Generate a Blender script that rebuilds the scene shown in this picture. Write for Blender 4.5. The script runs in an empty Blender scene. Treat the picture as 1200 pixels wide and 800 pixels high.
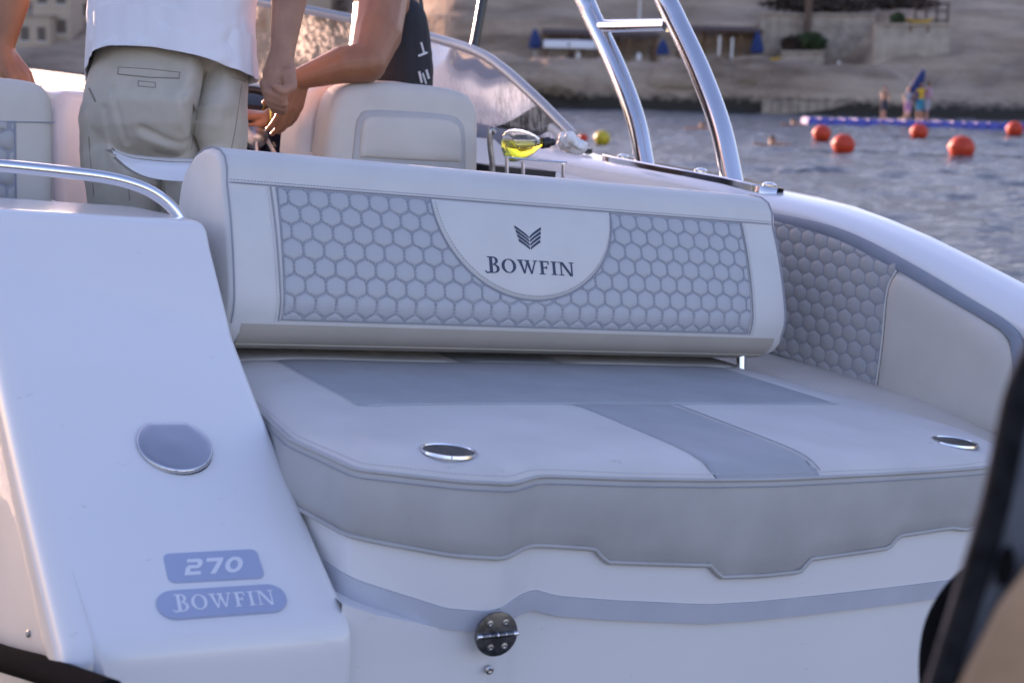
import bpy, bmesh, math, random
import numpy as np
from mathutils import Vector, Matrix, noise
from mathutils.geometry import delaunay_2d_cdt
from mathutils.bvhtree import BVHTree
random.seed(7)
V = Vector
SC = bpy.context.scene
COL = SC.collection
rad = math.radians

# ------------------------------------------------------------------ camera
FPX = 1800.0                                   # focal length in photo pixels (photo 1200 x 800)
def axes(yaw, pitch, roll):
    cy, sy, cp, sp = math.cos(yaw), math.sin(yaw), math.cos(pitch), math.sin(pitch)
    F = V((sy*cp, cy*cp, -sp)); R = V((cy, -sy, 0)); U = R.cross(F)
    c, s = math.cos(roll), math.sin(roll)
    return F, c*R + s*U, -s*R + c*U
def frame(F, R, U, o):
    return Matrix(((R.x, U.x, -F.x, o.x), (R.y, U.y, -F.y, o.y), (R.z, U.z, -F.z, o.z), (0, 0, 0, 1)))
CB = V((-1.8388, -2.0866, 0.5657))             # camera in the boat's own frame (x starboard, y forward, z up)
FB, RB, UB = axes(rad(31.267), rad(8.365), rad(6.439))
CW = V((0, 0, 1.8))                            # camera in the world, water at z = 0
FW, RW, UW = axes(0.0, rad(9.9), rad(1.5))
MW, MB_ = frame(FW, RW, UW, CW), frame(FB, RB, UB, CB)
BOAT = MW @ MB_.inverted()                     # the boat lies a little heeled and yawed in the world

cam_d = bpy.data.cameras.new('camera'); cam = bpy.data.objects.new('camera', cam_d); COL.objects.link(cam)
cam_d.sensor_width = 36; cam_d.lens = FPX/1200*36; cam.matrix_world = MW
cam_d.clip_start = 0.05; cam_d.clip_end = 3000
cam_d.dof.use_dof = True; cam_d.dof.focus_distance = 3.3; cam_d.dof.aperture_fstop = 4.6
SC.camera = cam

# ------------------------------------------------------------------ sky and sun
SUN_AZ, SUN_EL = rad(-33), rad(8.0)
w = bpy.data.worlds.new('World'); SC.world = w; w.use_nodes = True
nt = w.node_tree; bg = nt.nodes['Background']
sky = nt.nodes.new('ShaderNodeTexSky'); sky.sky_type = 'NISHITA'; sky.sun_disc = False
sky.sun_elevation = SUN_EL; sky.sun_rotation = SUN_AZ
sky.air_density = 1.0; sky.dust_density = 1.2; sky.ozone_density = 1.6
nt.links.new(sky.outputs[0], bg.inputs[0]); bg.inputs[1].default_value = 0.15
sd = bpy.data.lights.new('sun', 'SUN'); so = bpy.data.objects.new('sun', sd); COL.objects.link(so)
sd.energy = 3.8; sd.angle = rad(0.5); sd.color = (1.0, 0.76, 0.50)
so.rotation_euler = V((math.sin(SUN_AZ)*math.cos(SUN_EL), math.cos(SUN_AZ)*math.cos(SUN_EL), math.sin(SUN_EL))).to_track_quat('Z', 'Y').to_euler()
so.location = (-40, 40, 40)
SC.view_settings.view_transform = 'Standard'; SC.view_settings.look = 'None'
SC.view_settings.exposure = 1.68; SC.view_settings.gamma = 1.0
SC.view_settings.use_curve_mapping = False
SC.view_settings.use_white_balance = True; SC.view_settings.white_balance_temperature = 6500; SC.view_settings.white_balance_tint = 42   # the camera's white balance leans to magenta
SC.render.engine = 'CYCLES'; SC.cycles.use_denoising = True
SC.cycles.max_bounces = 8; SC.cycles.transparent_max_bounces = 12
SC.cycles.sample_clamp_indirect = 6.0

# ------------------------------------------------------------------ pixel -> place
def rayb(px, py): return FB + RB*((px-600)/FPX) + UB*((400-py)/FPX)
def PX(px, py, axis, val):                     # point of the boat frame on a plane x, y or z = val
    d = rayb(px, py); return CB + d*((val-CB[axis])/d[axis])
def PD(px, py, D): return CB + rayb(px, py)*D  # boat frame, at depth D
def rayw(px, py): return FW + RW*((px-600)/FPX) + UW*((400-py)/FPX)
def WD(px, py, Y): d = rayw(px, py); return CW + d*(Y/d.y)      # world, at distance Y ahead
def WZ(px, py, z): d = rayw(px, py); return CW + d*((z-CW.z)/d.z)

# ------------------------------------------------------------------ materials
MAT = {}
def mat(name, col, rough=0.5, metal=0.0, var=0.0, vscale=8.0, bump=0.0, bscale=60.0, coat=0.0, spec=0.5, col2=None,
        detail=4.0, sheen=0.0, coord='Object', stretch=None, rvar=0.0, sss=0.0, bdist=0.01, wear=0.0, wscale=30):
    m = bpy.data.materials.new(name); m.use_nodes = True; t = m.node_tree; N = t.nodes; L = t.links
    b = N['Principled BSDF']
    b.inputs['Base Color'].default_value = (*col, 1); b.inputs['Roughness'].default_value = rough
    b.inputs['Metallic'].default_value = metal; b.inputs['Specular IOR Level'].default_value = spec
    b.inputs['Coat Weight'].default_value = coat; b.inputs['Coat Roughness'].default_value = 0.08
    b.inputs['Sheen Weight'].default_value = sheen
    if sss: 
        b.inputs['Subsurface Weight'].default_value = sss; b.inputs['Subsurface Radius'].default_value = (0.02, 0.007, 0.004); b.inputs['Subsurface Scale'].default_value = 0.5
    tc = N.new('ShaderNodeTexCoord'); src = tc.outputs[coord]
    if stretch:
        mp = N.new('ShaderNodeMapping'); mp.inputs['Scale'].default_value = stretch; L.new(src, mp.inputs[0]); src = mp.outputs[0]
    if var or col2:
        n = N.new('ShaderNodeTexNoise'); n.inputs['Scale'].default_value = vscale; n.inputs['Detail'].default_value = detail
        L.new(src, n.inputs['Vector'])
        r = N.new('ShaderNodeValToRGB'); L.new(n.outputs[0], r.inputs[0])
        c2 = col2 if col2 else tuple(max(0, c*(1-var)) for c in col)
        r.color_ramp.elements[0].position = 0.35; r.color_ramp.elements[0].color = (*c2, 1)
        r.color_ramp.elements[1].position = 0.62; r.color_ramp.elements[1].color = (*col, 1)
        L.new(r.outputs[0], b.inputs['Base Color'])
        if rvar:
            mr = N.new('ShaderNodeMapRange'); L.new(n.outputs[0], mr.inputs[0])
            mr.inputs[1].default_value = 0.3; mr.inputs[2].default_value = 0.7
            mr.inputs[3].default_value = rough+rvar; mr.inputs[4].default_value = rough; L.new(mr.outputs[0], b.inputs['Roughness'])
    if wear:                                                   # sparse scuffs and specks of dirt
        nw = N.new('ShaderNodeTexNoise'); nw.inputs['Scale'].default_value = wscale; nw.inputs['Detail'].default_value = 6; nw.inputs['Roughness'].default_value = 0.7
        mw = N.new('ShaderNodeMapping'); mw.inputs['Scale'].default_value = (1, 1.8, 2.2); L.new(tc.outputs[coord], mw.inputs[0]); L.new(mw.outputs[0], nw.inputs['Vector'])
        mr2 = N.new('ShaderNodeMapRange'); L.new(nw.outputs[0], mr2.inputs[0]); mr2.inputs[1].default_value = 0.66; mr2.inputs[2].default_value = 0.78; mr2.inputs[3].default_value = 0; mr2.inputs[4].default_value = wear
        mx = N.new('ShaderNodeMix'); mx.data_type = 'RGBA'; L.new(mr2.outputs[0], mx.inputs[0]); mx.inputs[7].default_value = (0.10, 0.085, 0.07, 1)
        lk = b.inputs['Base Color'].links
        if lk: L.new(lk[0].from_socket, mx.inputs[6])
        else: mx.inputs[6].default_value = (*col, 1)
        L.new(mx.outputs[2], b.inputs['Base Color'])
    if bump:
        n2 = N.new('ShaderNodeTexNoise'); n2.inputs['Scale'].default_value = bscale; n2.inputs['Detail'].default_value = 5
        L.new(src, n2.inputs['Vector'])
        bp = N.new('ShaderNodeBump'); bp.inputs['Strength'].default_value = bump; bp.inputs['Distance'].default_value = bdist
        L.new(n2.outputs[0], bp.inputs['Height']); L.new(bp.outputs[0], b.inputs['Normal'])
    MAT[name] = m; return m
mat('gelcoat', (0.80, 0.79, 0.785), 0.20, var=0.025, vscale=2.5, coat=0.35, wear=0.35, wscale=26)
mat('gelcoat_cream', (0.74, 0.69, 0.61), 0.5, var=0.05, vscale=5)
mat('vinyl_white', (0.66, 0.645, 0.615), 0.5, var=0.05, vscale=9, bump=0.12, bscale=420, bdist=0.004)
mat('vinyl_cream', (0.62, 0.575, 0.51), 0.52, var=0.06, vscale=9, bump=0.12, bscale=420, bdist=0.004)
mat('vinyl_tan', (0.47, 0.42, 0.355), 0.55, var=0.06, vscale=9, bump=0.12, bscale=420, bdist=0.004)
mat('cap_steel', (0.58, 0.58, 0.60), 0.13, 1.0, var=0.08, vscale=6)
mat('mast_black', (0.03, 0.03, 0.03), 0.2)
mat('vinyl_pad', (0.67, 0.635, 0.60), 0.5, var=0.08, vscale=6, bump=0.12, bscale=420, bdist=0.004, rvar=0.1, wear=0.4, wscale=16)
mat('vinyl_grey', (0.40, 0.405, 0.415), 0.5, var=0.10, vscale=7, bump=0.12, bscale=420, bdist=0.004, rvar=0.1)
mat('vinyl_boxing', (0.47, 0.46, 0.445), 0.48, var=0.14, vscale=6, bump=0.15, bscale=300, bdist=0.004, rvar=0.1, wear=0.5, wscale=14)
mat('vinyl_quilt', (0.45, 0.46, 0.475), 0.5, bump=0.10, bscale=500, bdist=0.003)
mat('vinyl_quilt_warm', (0.42, 0.415, 0.41), 0.5, bump=0.10, bscale=500, bdist=0.003)
mat('thread', (0.31, 0.325, 0.365), 0.8)
mat('hinge_steel', (0.22, 0.22, 0.23), 0.3, 1.0, var=0.5, vscale=70)
mat('piping', (0.36, 0.36, 0.37), 0.5)
mat('thread_cell', (0.33, 0.345, 0.375), 0.8)
mat('thread_light', (0.60, 0.60, 0.62), 0.8)
mat('stripe_blue', (0.52, 0.54, 0.60), 0.35, var=0.08, vscale=10)
mat('trim_blue', (0.27, 0.31, 0.38), 0.4, var=0.06)
mat('plate_blue', (0.38, 0.44, 0.60), 0.25, var=0.06)
mat('plate_letter', (0.74, 0.76, 0.80), 0.35)
mat('ink_navy', (0.03, 0.05, 0.09), 0.5)
mat('chrome', (0.80, 0.80, 0.81), 0.10, 1.0, bump=0.02, bscale=30)
mat('steel_dull', (0.42, 0.42, 0.43), 0.32, 1.0, var=0.4, vscale=60)
mat('black_plastic', (0.014, 0.014, 0.016), 0.4)
mat('black_rubber', (0.009, 0.009, 0.010), 0.95, spec=0.02)
mat('dark_glass', (0.012, 0.016, 0.03), 0.12)
mat('frame_grey', (0.45, 0.43, 0.41), 0.3, 0.6)
mat('skin', (0.44, 0.215, 0.135), 0.5, var=0.22, vscale=14, bump=0.12, bscale=160, sss=0.15, bdist=0.004)
mat('skin_tan', (0.40, 0.165, 0.082), 0.42, var=0.22, vscale=12, bump=0.12, bscale=160, sss=0.15, bdist=0.004)
mat('hair', (0.03, 0.022, 0.016), 0.7, bump=0.5, bscale=120)
mat('shirt_white', (0.78, 0.77, 0.80), 0.85, bump=0.12, bscale=500, sheen=0.2)
mat('cargo_khaki', (0.53, 0.475, 0.385), 0.85, var=0.10, vscale=14, bump=0.2, bscale=600, sheen=0.2)
mat('tank_black', (0.022, 0.022, 0.026), 0.8, bump=0.2, bscale=500)
mat('shirt_print', (0.75, 0.75, 0.75), 0.7)
mat('gold', (0.75, 0.62, 0.16), 0.25, 1.0)
mat('stitch_dark', (0.26, 0.22, 0.17), 0.9)
mat('paper_white', (0.85, 0.84, 0.82), 0.7)
mat('panel_dark', (0.14, 0.148, 0.17), 0.7, var=0.4, vscale=25, bump=0.2, bscale=60, spec=0.2)
mat('panel_tan', (0.58, 0.35, 0.20), 0.55, var=0.3, vscale=10)
mat('edge_grey', (0.022, 0.023, 0.026), 0.9, spec=0.05, var=0.5, vscale=60)
mat('buoy_red', (0.68, 0.052, 0.010), 0.55, var=0.25, vscale=7)
mat('buoy_yellow', (0.62, 0.46, 0.02), 0.45, var=0.2, vscale=6)
mat('rope', (0.05, 0.05, 0.05), 0.8)
mat('float_blue', (0.08, 0.10, 0.46), 0.5, var=0.2, vscale=1.5)
mat('canvas_blue', (0.014, 0.04, 0.15), 0.8, var=0.2, vscale=3)
mat('pole_white', (0.7, 0.68, 0.66), 0.5)
mat('wood', (0.22, 0.12, 0.06), 0.7, var=0.3, vscale=3)
mat('wood_dark', (0.07, 0.04, 0.03), 0.8)
mat('kayak_yellow', (0.62, 0.36, 0.03), 0.5, var=0.2, vscale=1.2)
mat('stone_wall', (0.42, 0.34, 0.26), 0.9, col2=(0.27, 0.215, 0.165), vscale=1.6, bump=0.6, bscale=3, bdist=0.1)
mat('stone_light', (0.44, 0.36, 0.28), 0.9, col2=(0.32, 0.26, 0.20), vscale=1.2, bump=0.5, bscale=3, bdist=0.1)
mat('house_wall', (0.50, 0.40, 0.29), 0.85, var=0.1, vscale=0.6)
mat('house_window', (0.12, 0.09, 0.07), 0.5)
mat('leaf_green', (0.05, 0.09, 0.025), 0.6, var=0.5, vscale=3)
mat('leaf_dry', (0.07, 0.045, 0.03), 0.7, var=0.5, vscale=3)
mat('bark', (0.16, 0.10, 0.07), 0.9, var=0.4, vscale=4, bump=0.6, bscale=12)
mat('cloth_pink', (0.55, 0.28, 0.42), 0.8); mat('cloth_teal', (0.03, 0.28, 0.38), 0.8); mat('cloth_yellow', (0.75, 0.42, 0.02), 0.7)
mat('cloth_dark', (0.05, 0.05, 0.07), 0.8); mat('cloth_grey', (0.4, 0.38, 0.40), 0.8)

def cliff_material():
    m = bpy.data.materials.new('hillside'); m.use_nodes = True; t = m.node_tree; N = t.nodes; L = t.links; b = N['Principled BSDF']
    b.inputs['Roughness'].default_value = 0.95; b.inputs['Specular IOR Level'].default_value = 0.1
    tc = N.new('ShaderNodeNewGeometry'); mp = N.new('ShaderNodeMapping'); mp.inputs['Scale'].default_value = (0.16, 0.16, 0.75); L.new(tc.outputs['Position'], mp.inputs[0])
    n = N.new('ShaderNodeTexNoise'); n.inputs['Scale'].default_value = 1.0; n.inputs['Detail'].default_value = 7; n.inputs['Roughness'].default_value = 0.62; L.new(mp.outputs[0], n.inputs['Vector'])
    r = N.new('ShaderNodeValToRGB'); L.new(n.outputs[0], r.inputs[0]); e = r.color_ramp.elements
    e[0].position = 0.30; e[0].color = (0.165, 0.118, 0.085, 1); e[1].position = 0.70; e[1].color = (0.52, 0.40, 0.295, 1)
    x = e.new(0.5); x.color = (0.35, 0.262, 0.19, 1)
    n2 = N.new('ShaderNodeTexNoise'); n2.inputs['Scale'].default_value = 2.2; n2.inputs['Detail'].default_value = 6; L.new(tc.outputs['Position'], n2.inputs['Vector'])
    # wet, weed-dark band along the water line (a stain that follows the tide mark)
    sx = N.new('ShaderNodeSeparateXYZ'); L.new(tc.outputs['Position'], sx.inputs[0])
    ad = N.new('ShaderNodeMath'); ad.operation = 'MULTIPLY_ADD'; L.new(n2.outputs[0], ad.inputs[0]); ad.inputs[1].default_value = -0.9; L.new(sx.outputs[2], ad.inputs[2])
    mr = N.new('ShaderNodeMapRange'); L.new(ad.outputs[0], mr.inputs[0]); mr.inputs[1].default_value = 0.1; mr.inputs[2].default_value = 0.55; mr.inputs[3].default_value = 1; mr.inputs[4].default_value = 0
    mx = N.new('ShaderNodeMix'); mx.data_type = 'RGBA'; L.new(mr.outputs[0], mx.inputs[0]); L.new(r.outputs[0], mx.inputs[6]); mx.inputs[7].default_value = (0.045, 0.038, 0.03, 1)
    L.new(mx.outputs[2], b.inputs['Base Color'])
    bp = N.new('ShaderNodeBump'); bp.inputs['Strength'].default_value = 0.8; bp.inputs['Distance'].default_value = 0.25; L.new(n2.outputs[0], bp.inputs['Height']); L.new(bp.outputs[0], b.inputs['Normal'])
    MAT['hillside'] = m
cliff_material()
def sea_material():
    m = bpy.data.materials.new('sea'); m.use_nodes = True; t = m.node_tree; N = t.nodes; L = t.links; b = N['Principled BSDF']
    b.inputs['Base Color'].default_value = (0.05, 0.062, 0.075, 1); b.inputs['Roughness'].default_value = 0.15; b.inputs['IOR'].default_value = 1.333
    tc = N.new('ShaderNodeTexCoord'); mp = N.new('ShaderNodeMapping'); mp.inputs['Scale'].default_value = (1.0, 1.5, 1); L.new(tc.outputs['Object'], mp.inputs[0])
    hs = []
    for sc_, k in ((5.0, 0.30), (11, 0.20), (25, 0.10)):
        n = N.new('ShaderNodeTexNoise'); n.inputs['Scale'].default_value = sc_; n.inputs['Detail'].default_value = 3; L.new(mp.outputs[0], n.inputs['Vector'])
        ml = N.new('ShaderNodeMath'); ml.operation = 'MULTIPLY'; L.new(n.outputs[0], ml.inputs[0]); ml.inputs[1].default_value = k; hs.append(ml)
    a = N.new('ShaderNodeMath'); L.new(hs[0].outputs[0], a.inputs[0]); L.new(hs[1].outputs[0], a.inputs[1])
    a2 = N.new('ShaderNodeMath'); L.new(a.outputs[0], a2.inputs[0]); L.new(hs[2].outputs[0], a2.inputs[1])
    bp = N.new('ShaderNodeBump'); bp.inputs['Strength'].default_value = 1.0; bp.inputs['Distance'].default_value = 0.16; L.new(a2.outputs[0], bp.inputs['Height']); L.new(bp.outputs[0], b.inputs['Normal'])
    MAT['sea'] = m
sea_material()
def glass_material():
    m = bpy.data.materials.new('spray_glass'); m.use_nodes = True; t = m.node_tree; N = t.nodes; L = t.links
    for n in list(N): 
        if n.type != 'OUTPUT_MATERIAL': N.remove(n)
    out = N['Material Output']
    tr = N.new('ShaderNodeBsdfTransparent'); tr.inputs[0].default_value = (0.82, 0.77, 0.69, 1)
    gl = N.new('ShaderNodeBsdfGlossy'); gl.inputs['Roughness'].default_value = 0.05
    tl = N.new('ShaderNodeBsdfTranslucent'); tl.inputs[0].default_value = (0.55, 0.48, 0.40, 1)
    fr = N.new('ShaderNodeFresnel'); fr.inputs[0].default_value = 1.35
    m1 = N.new('ShaderNodeMixShader'); L.new(fr.outputs[0], m1.inputs[0]); L.new(tr.outputs[0], m1.inputs[1]); L.new(gl.outputs[0], m1.inputs[2])
    tc = N.new('ShaderNodeTexCoord')                                    # dried salt spray on the pane
    mp = N.new('ShaderNodeMapping'); mp.inputs['Scale'].default_value = (1, 1, 0.45); L.new(tc.outputs['Object'], mp.inputs[0])
    n1 = N.new('ShaderNodeTexNoise'); n1.inputs['Scale'].default_value = 55; n1.inputs['Detail'].default_value = 3; L.new(mp.outputs[0], n1.inputs['Vector'])
    n2 = N.new('ShaderNodeTexNoise'); n2.inputs['Scale'].default_value = 5; n2.inputs['Detail'].default_value = 2; L.new(tc.outputs['Object'], n2.inputs['Vector'])
    mu = N.new('ShaderNodeMath'); mu.operation = 'MULTIPLY'; L.new(n1.outputs[0], mu.inputs[0]); L.new(n2.outputs[0], mu.inputs[1])
    mr = N.new('ShaderNodeMapRange'); L.new(mu.outputs[0], mr.inputs[0]); mr.inputs[1].default_value = 0.22; mr.inputs[2].default_value = 0.42; mr.inputs[3].default_value = 0.05; mr.inputs[4].default_value = 0.7
    m2 = N.new('ShaderNodeMixShader'); L.new(mr.outputs[0], m2.inputs[0]); L.new(m1.outputs[0], m2.inputs[1]); L.new(tl.outputs[0], m2.inputs[2])
    L.new(m2.outputs[0], out.inputs[0]); MAT['spray_glass'] = m
glass_material()
def clear(name, col, rough=0.0, ior=1.45):
    m = mat(name, col, rough); b = m.node_tree.nodes['Principled BSDF']; b.inputs['Transmission Weight'].default_value = 1.0; b.inputs['IOR'].default_value = ior
clear('bottle_glass', (0.95, 0.96, 0.93)); clear('oil', (0.88, 0.80, 0.04), 0.0, 1.36)

# ------------------------------------------------------------------ mesh helpers
def link(name, verts, faces, material, parent=None, smooth=True, angle=40, world=None):
    me = bpy.data.meshes.new(name); me.from_pydata([tuple(v) for v in verts], [], faces); me.validate()
    bm = bmesh.new(); bm.from_mesh(me); bmesh.ops.recalc_face_normals(bm, faces=bm.faces); bm.to_mesh(me); bm.free()
    if smooth:
        me.polygons.foreach_set('use_smooth', [True]*len(me.polygons)); me.set_sharp_from_angle(angle=rad(angle))
    me.materials.append(MAT[material] if isinstance(material, str) else material)
    o = bpy.data.objects.new(name, me); COL.objects.link(o)
    if parent: o.parent = parent
    if world is not None: o.matrix_world = world
    return o
def tag(o, label, cat, group=None, kind=None):
    o['label'] = label; o['category'] = cat
    if group: o['group'] = group
    if kind: o['kind'] = kind
    return o
def empty(name, loc=(0, 0, 0), M=None):
    o = bpy.data.objects.new(name, None); COL.objects.link(o); o.empty_display_size = 0.1
    o.matrix_world = (M if M is not None else Matrix.Identity(4)) @ Matrix.Translation(V(loc)); return o
def catmull(P, n=8, closed=False):
    P = [V(p) for p in P]; out = []; m = len(P)
    for i in range(m if closed else m-1):
        a = P[i-1] if (closed or i > 0) else P[0]*2-P[1]; b = P[i]; c = P[(i+1) % m]
        d = P[(i+2) % m] if (closed or i+2 < m) else P[-1]*2-P[-2]
        for k in range(n):
            t = k/n; out.append(0.5*((2*b)+(c-a)*t+(2*a-5*b+4*c-d)*t*t+(3*b-a-3*c+d)*t**3))
    if not closed: out.append(P[-1].copy())
    return out
class MB:
    def __init__(s): s.v = []; s.f = []
    def add(s, v, f):
        k = len(s.v); s.v += [V(x) for x in v]; s.f += [tuple(i+k for i in q) for q in f]; return s
    def tube(s, P, r, seg=12, closed=False, cap=True):
        P = [V(p) for p in P]; n = len(P); R_ = r if isinstance(r, (list, tuple)) else [r]*n
        T = [(P[(i+1) % n]-P[i-1]).normalized() if (closed or 0 < i < n-1) else ((P[1]-P[0]) if i == 0 else (P[-1]-P[-2])).normalized() for i in range(n)]
        a = V((0, 0, 1)) if abs(T[0].z) < 0.9 else V((1, 0, 0)); N_ = (a-T[0]*a.dot(T[0])).normalized(); vs = []; fs = []
        for i in range(n):
            N_ = (N_-T[i]*N_.dot(T[i])).normalized(); B_ = T[i].cross(N_)
            for k in range(seg):
                an = 2*math.pi*k/seg; vs.append(P[i]+(N_*math.cos(an)+B_*math.sin(an))*R_[i])
        for i in range(n if closed else n-1):
            j = (i+1) % n
            for k in range(seg): fs.append((i*seg+k, i*seg+(k+1) % seg, j*seg+(k+1) % seg, j*seg+k))
        if cap and not closed: fs += [tuple(range(seg))[::-1], tuple((n-1)*seg+k for k in range(seg))]
        return s.add(vs, fs)
    def loft(s, rings, closed=True, cap=True):
        m = len(rings[0]); vs = [p for r in rings for p in r]; fs = []
        for i in range(len(rings)-1):
            for k in range(m if closed else m-1): fs.append((i*m+k, i*m+(k+1) % m, (i+1)*m+(k+1) % m, (i+1)*m+k))
        if cap and closed: fs += [tuple(range(m))[::-1], tuple((len(rings)-1)*m+k for k in range(m))]
        return s.add(vs, fs)
    def box(s, c, h, rot=None, bev=0.0):
        c = V(c); pts = []
        for x in (-1, 1):
            for y in (-1, 1):
                for z in (-1, 1):
                    p = V((x*h[0], y*h[1], z*h[2])); pts.append(c+(rot @ p if rot else p))
        return s.add(pts, [(0, 1, 3, 2), (4, 6, 7, 5), (0, 4, 5, 1), (2, 3, 7, 6), (0, 2, 6, 4), (1, 5, 7, 3)])
    def ball(s, c, r, seg=16, rings=10, M=None):
        c = V(c); vs = []; fs = []; r = V(r) if not isinstance(r, (int, float)) else V((r, r, r))
        for i in range(1, rings):
            th = math.pi*i/rings
            for k in range(seg):
                ph = 2*math.pi*k/seg; p = V((r.x*math.sin(th)*math.cos(ph), r.y*math.sin(th)*math.sin(ph), r.z*math.cos(th))); vs.append(c+(M @ p if M else p))
        for i in range(rings-2):
            for k in range(seg): fs.append((i*seg+k, (i+1)*seg+k, (i+1)*seg+(k+1) % seg, i*seg+(k+1) % seg))
        t = V((0, 0, r.z)); t = M @ t if M else t; vs += [c+t, c-t]; a = len(vs)-2
        for k in range(seg): fs += [(a, k, (k+1) % seg), (a+1, (rings-2)*seg+(k+1) % seg, (rings-2)*seg+k)]
        return s.add(vs, fs)
    def capsule(s, a, ra, b, rb, seg=14):
        a, b = V(a), V(b); d = b-a; L_ = d.length; t = d/L_; P = []; R_ = []
        for i in range(5): an = math.pi/2*(1-i/5); P.append(a-t*ra*math.sin(an)); R_.append(max(1e-4, ra*math.cos(an)))
        for i in range(5): P.append(a+d*(i/4)); R_.append(ra+(rb-ra)*i/4)
        for i in range(1, 6): an = math.pi/2*i/5; P.append(b+t*rb*math.sin(an)); R_.append(max(1e-4, rb*math.cos(an)))
        return s.tube(P, R_, seg)
    def lathe(s, prof, o=(0, 0, 0), ax=V((0, 0, 1)), seg=24):
        o = V(o); ax = V(ax).normalized(); a = V((1, 0, 0)) if abs(ax.x) < 0.9 else V((0, 1, 0)); n = (a-ax*a.dot(ax)).normalized(); b = ax.cross(n)
        return s.loft([[o+ax*h+(n*math.cos(2*math.pi*k/seg)+b*math.sin(2*math.pi*k/seg))*max(r, 1e-4) for k in range(seg)] for r, h in prof])
    def build(s, name, material, parent=None, **k): return link(name, s.v, s.f, material, parent, **k)

def resample(poly, sp, closed=True):
    out = []; n = len(poly)
    for i in range(n if closed else n-1):
        a, b = V(poly[i]), V(poly[(i+1) % n]); m = max(1, round((b-a).length/sp))
        out += [a+(b-a)*(k/m) for k in range(m)]
    return out
def seg_dist(P, A, B):
    d = B-A; l = (d*d).sum(1)+1e-18
    t = np.clip(((P[:, None, :]-A[None])*d[None]).sum(2)/l[None], 0, 1)
    q = A[None]+t[:, :, None]*d[None]; return np.sqrt(((P[:, None, :]-q)**2).sum(2)).min(1)
def inside(P, poly):
    x, y = P[:, 0], P[:, 1]; r = np.zeros(len(P), bool); n = len(poly)
    for i in range(n):
        x0, y0 = poly[i]; x1, y1 = poly[(i+1) % n]
        if y0 == y1: continue
        c = (y0 > y) != (y1 > y); r ^= c & (x < (x1-x0)*(y-y0)/(y1-y0)+x0)
    return r
def panel(name, poly, mapf, hfun, material, parent=None, sp=0.03, rings=(0.004, 0.01, 0.02), holes=(), back=None, **kw):
    """a padded sheet: outline in (u, v), height over it by the distance to its edge"""
    loops = [resample([V((p[0], p[1])) for p in poly], sp)] + [resample([V((p[0], p[1])) for p in h], sp*0.5) for h in holes]
    bnd = [np.array([(p.x, p.y) for p in l]) for l in loops]
    A = np.concatenate(bnd); Bq = np.concatenate([np.roll(b, -1, 0) for b in bnd])
    def ok(P):
        r = inside(P, bnd[0])
        for h in bnd[1:]: r &= ~inside(P, h)
        return r
    cand = []
    for b in bnd:
        t = np.roll(b, -1, 0)-np.roll(b, 1, 0); t /= np.linalg.norm(t, axis=1)[:, None]+1e-12; nn = np.stack([-t[:, 1], t[:, 0]], 1)
        for d in rings:
            for sg in (1, -1): cand.append((b+nn*d*sg, d*0.85))
    lo, hi = bnd[0].min(0), bnd[0].max(0); g = []
    yy = lo[1]+sp*0.4; r = 0
    while yy < hi[1]:
        xx = lo[0]+(sp*0.5 if r % 2 else 0)
        while xx < hi[0]: g.append((xx, yy)); xx += sp
        yy += sp*0.87; r += 1
    mx = max(rings) if rings else 0
    if g: cand.append((np.array(g), mx+sp*0.3))
    pts = []
    for P, dm in cand:
        k = ok(P) & (seg_dist(P, A, Bq) > dm); pts.append(P[k])
    inn = np.concatenate(pts) if pts else np.zeros((0, 2))
    allp = np.concatenate([A, inn]); edges = []; k = 0
    for b in bnd: edges += [(k+i, k+(i+1) % len(b)) for i in range(len(b))]; k += len(b)
    vs, es, fs, *_ = delaunay_2d_cdt([V((float(p[0]), float(p[1]))) for p in allp], edges, [], 0, 1e-6)
    VP = np.array([(v.x, v.y) for v in vs]); cen = np.array([VP[list(f)].mean(0) for f in fs]); keep = ok(cen)
    F_ = [tuple(f) for f, kk in zip(fs, keep) if kk]; D = seg_dist(VP, A, Bq)
    verts = [V(mapf(p[0], p[1], hfun(d))) for p, d in zip(VP, D)]
    if back is not None:
        k0 = len(verts); verts += [V(mapf(p[0], p[1], back)) for p in VP]
        cnt = {}
        for f in F_:
            for i in range(3): e = (f[i], f[(i+1) % 3]); cnt[tuple(sorted(e))] = cnt.get(tuple(sorted(e)), 0)+1
        F2 = [tuple(i+k0 for i in f)[::-1] for f in F_]
        F2 += [(a, b, b+k0, a+k0) for (a, b), c in cnt.items() if c == 1]; F_ = F_+F2
    return link(name, verts, F_, material, parent, **kw)
def plane_map(o, u, v):
    o, u, v = V(o), V(u).normalized(), V(v).normalized(); n = u.cross(v).normalized()
    return lambda a, b, h: o+u*a+v*b+n*h
def dome(t, e): return lambda d: t*(1-math.exp(-d/e))
def rnd(r, base=0.0): return lambda d: base-r+math.sqrt(max(0, r*r-(r-min(d, r))**2))
def clip(poly, a, b):                                    # keep what lies left of a->b
    out = []; n = len(poly); s = lambda p: (b[0]-a[0])*(p[1]-a[1])-(b[1]-a[1])*(p[0]-a[0])
    for i in range(n):
        p, q = poly[i], poly[(i+1) % n]; sp_, sq = s(p), s(q)
        if sp_ >= 0: out.append(p)
        if (sp_ > 0 > sq) or (sp_ < 0 < sq): t = sp_/(sp_-sq); out.append((p[0]+(q[0]-p[0])*t, p[1]+(q[1]-p[1])*t))
    return out
def area(p): return 0.5*sum(p[i][0]*p[(i+1) % len(p)][1]-p[(i+1) % len(p)][0]*p[i][1] for i in range(len(p)))
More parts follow.
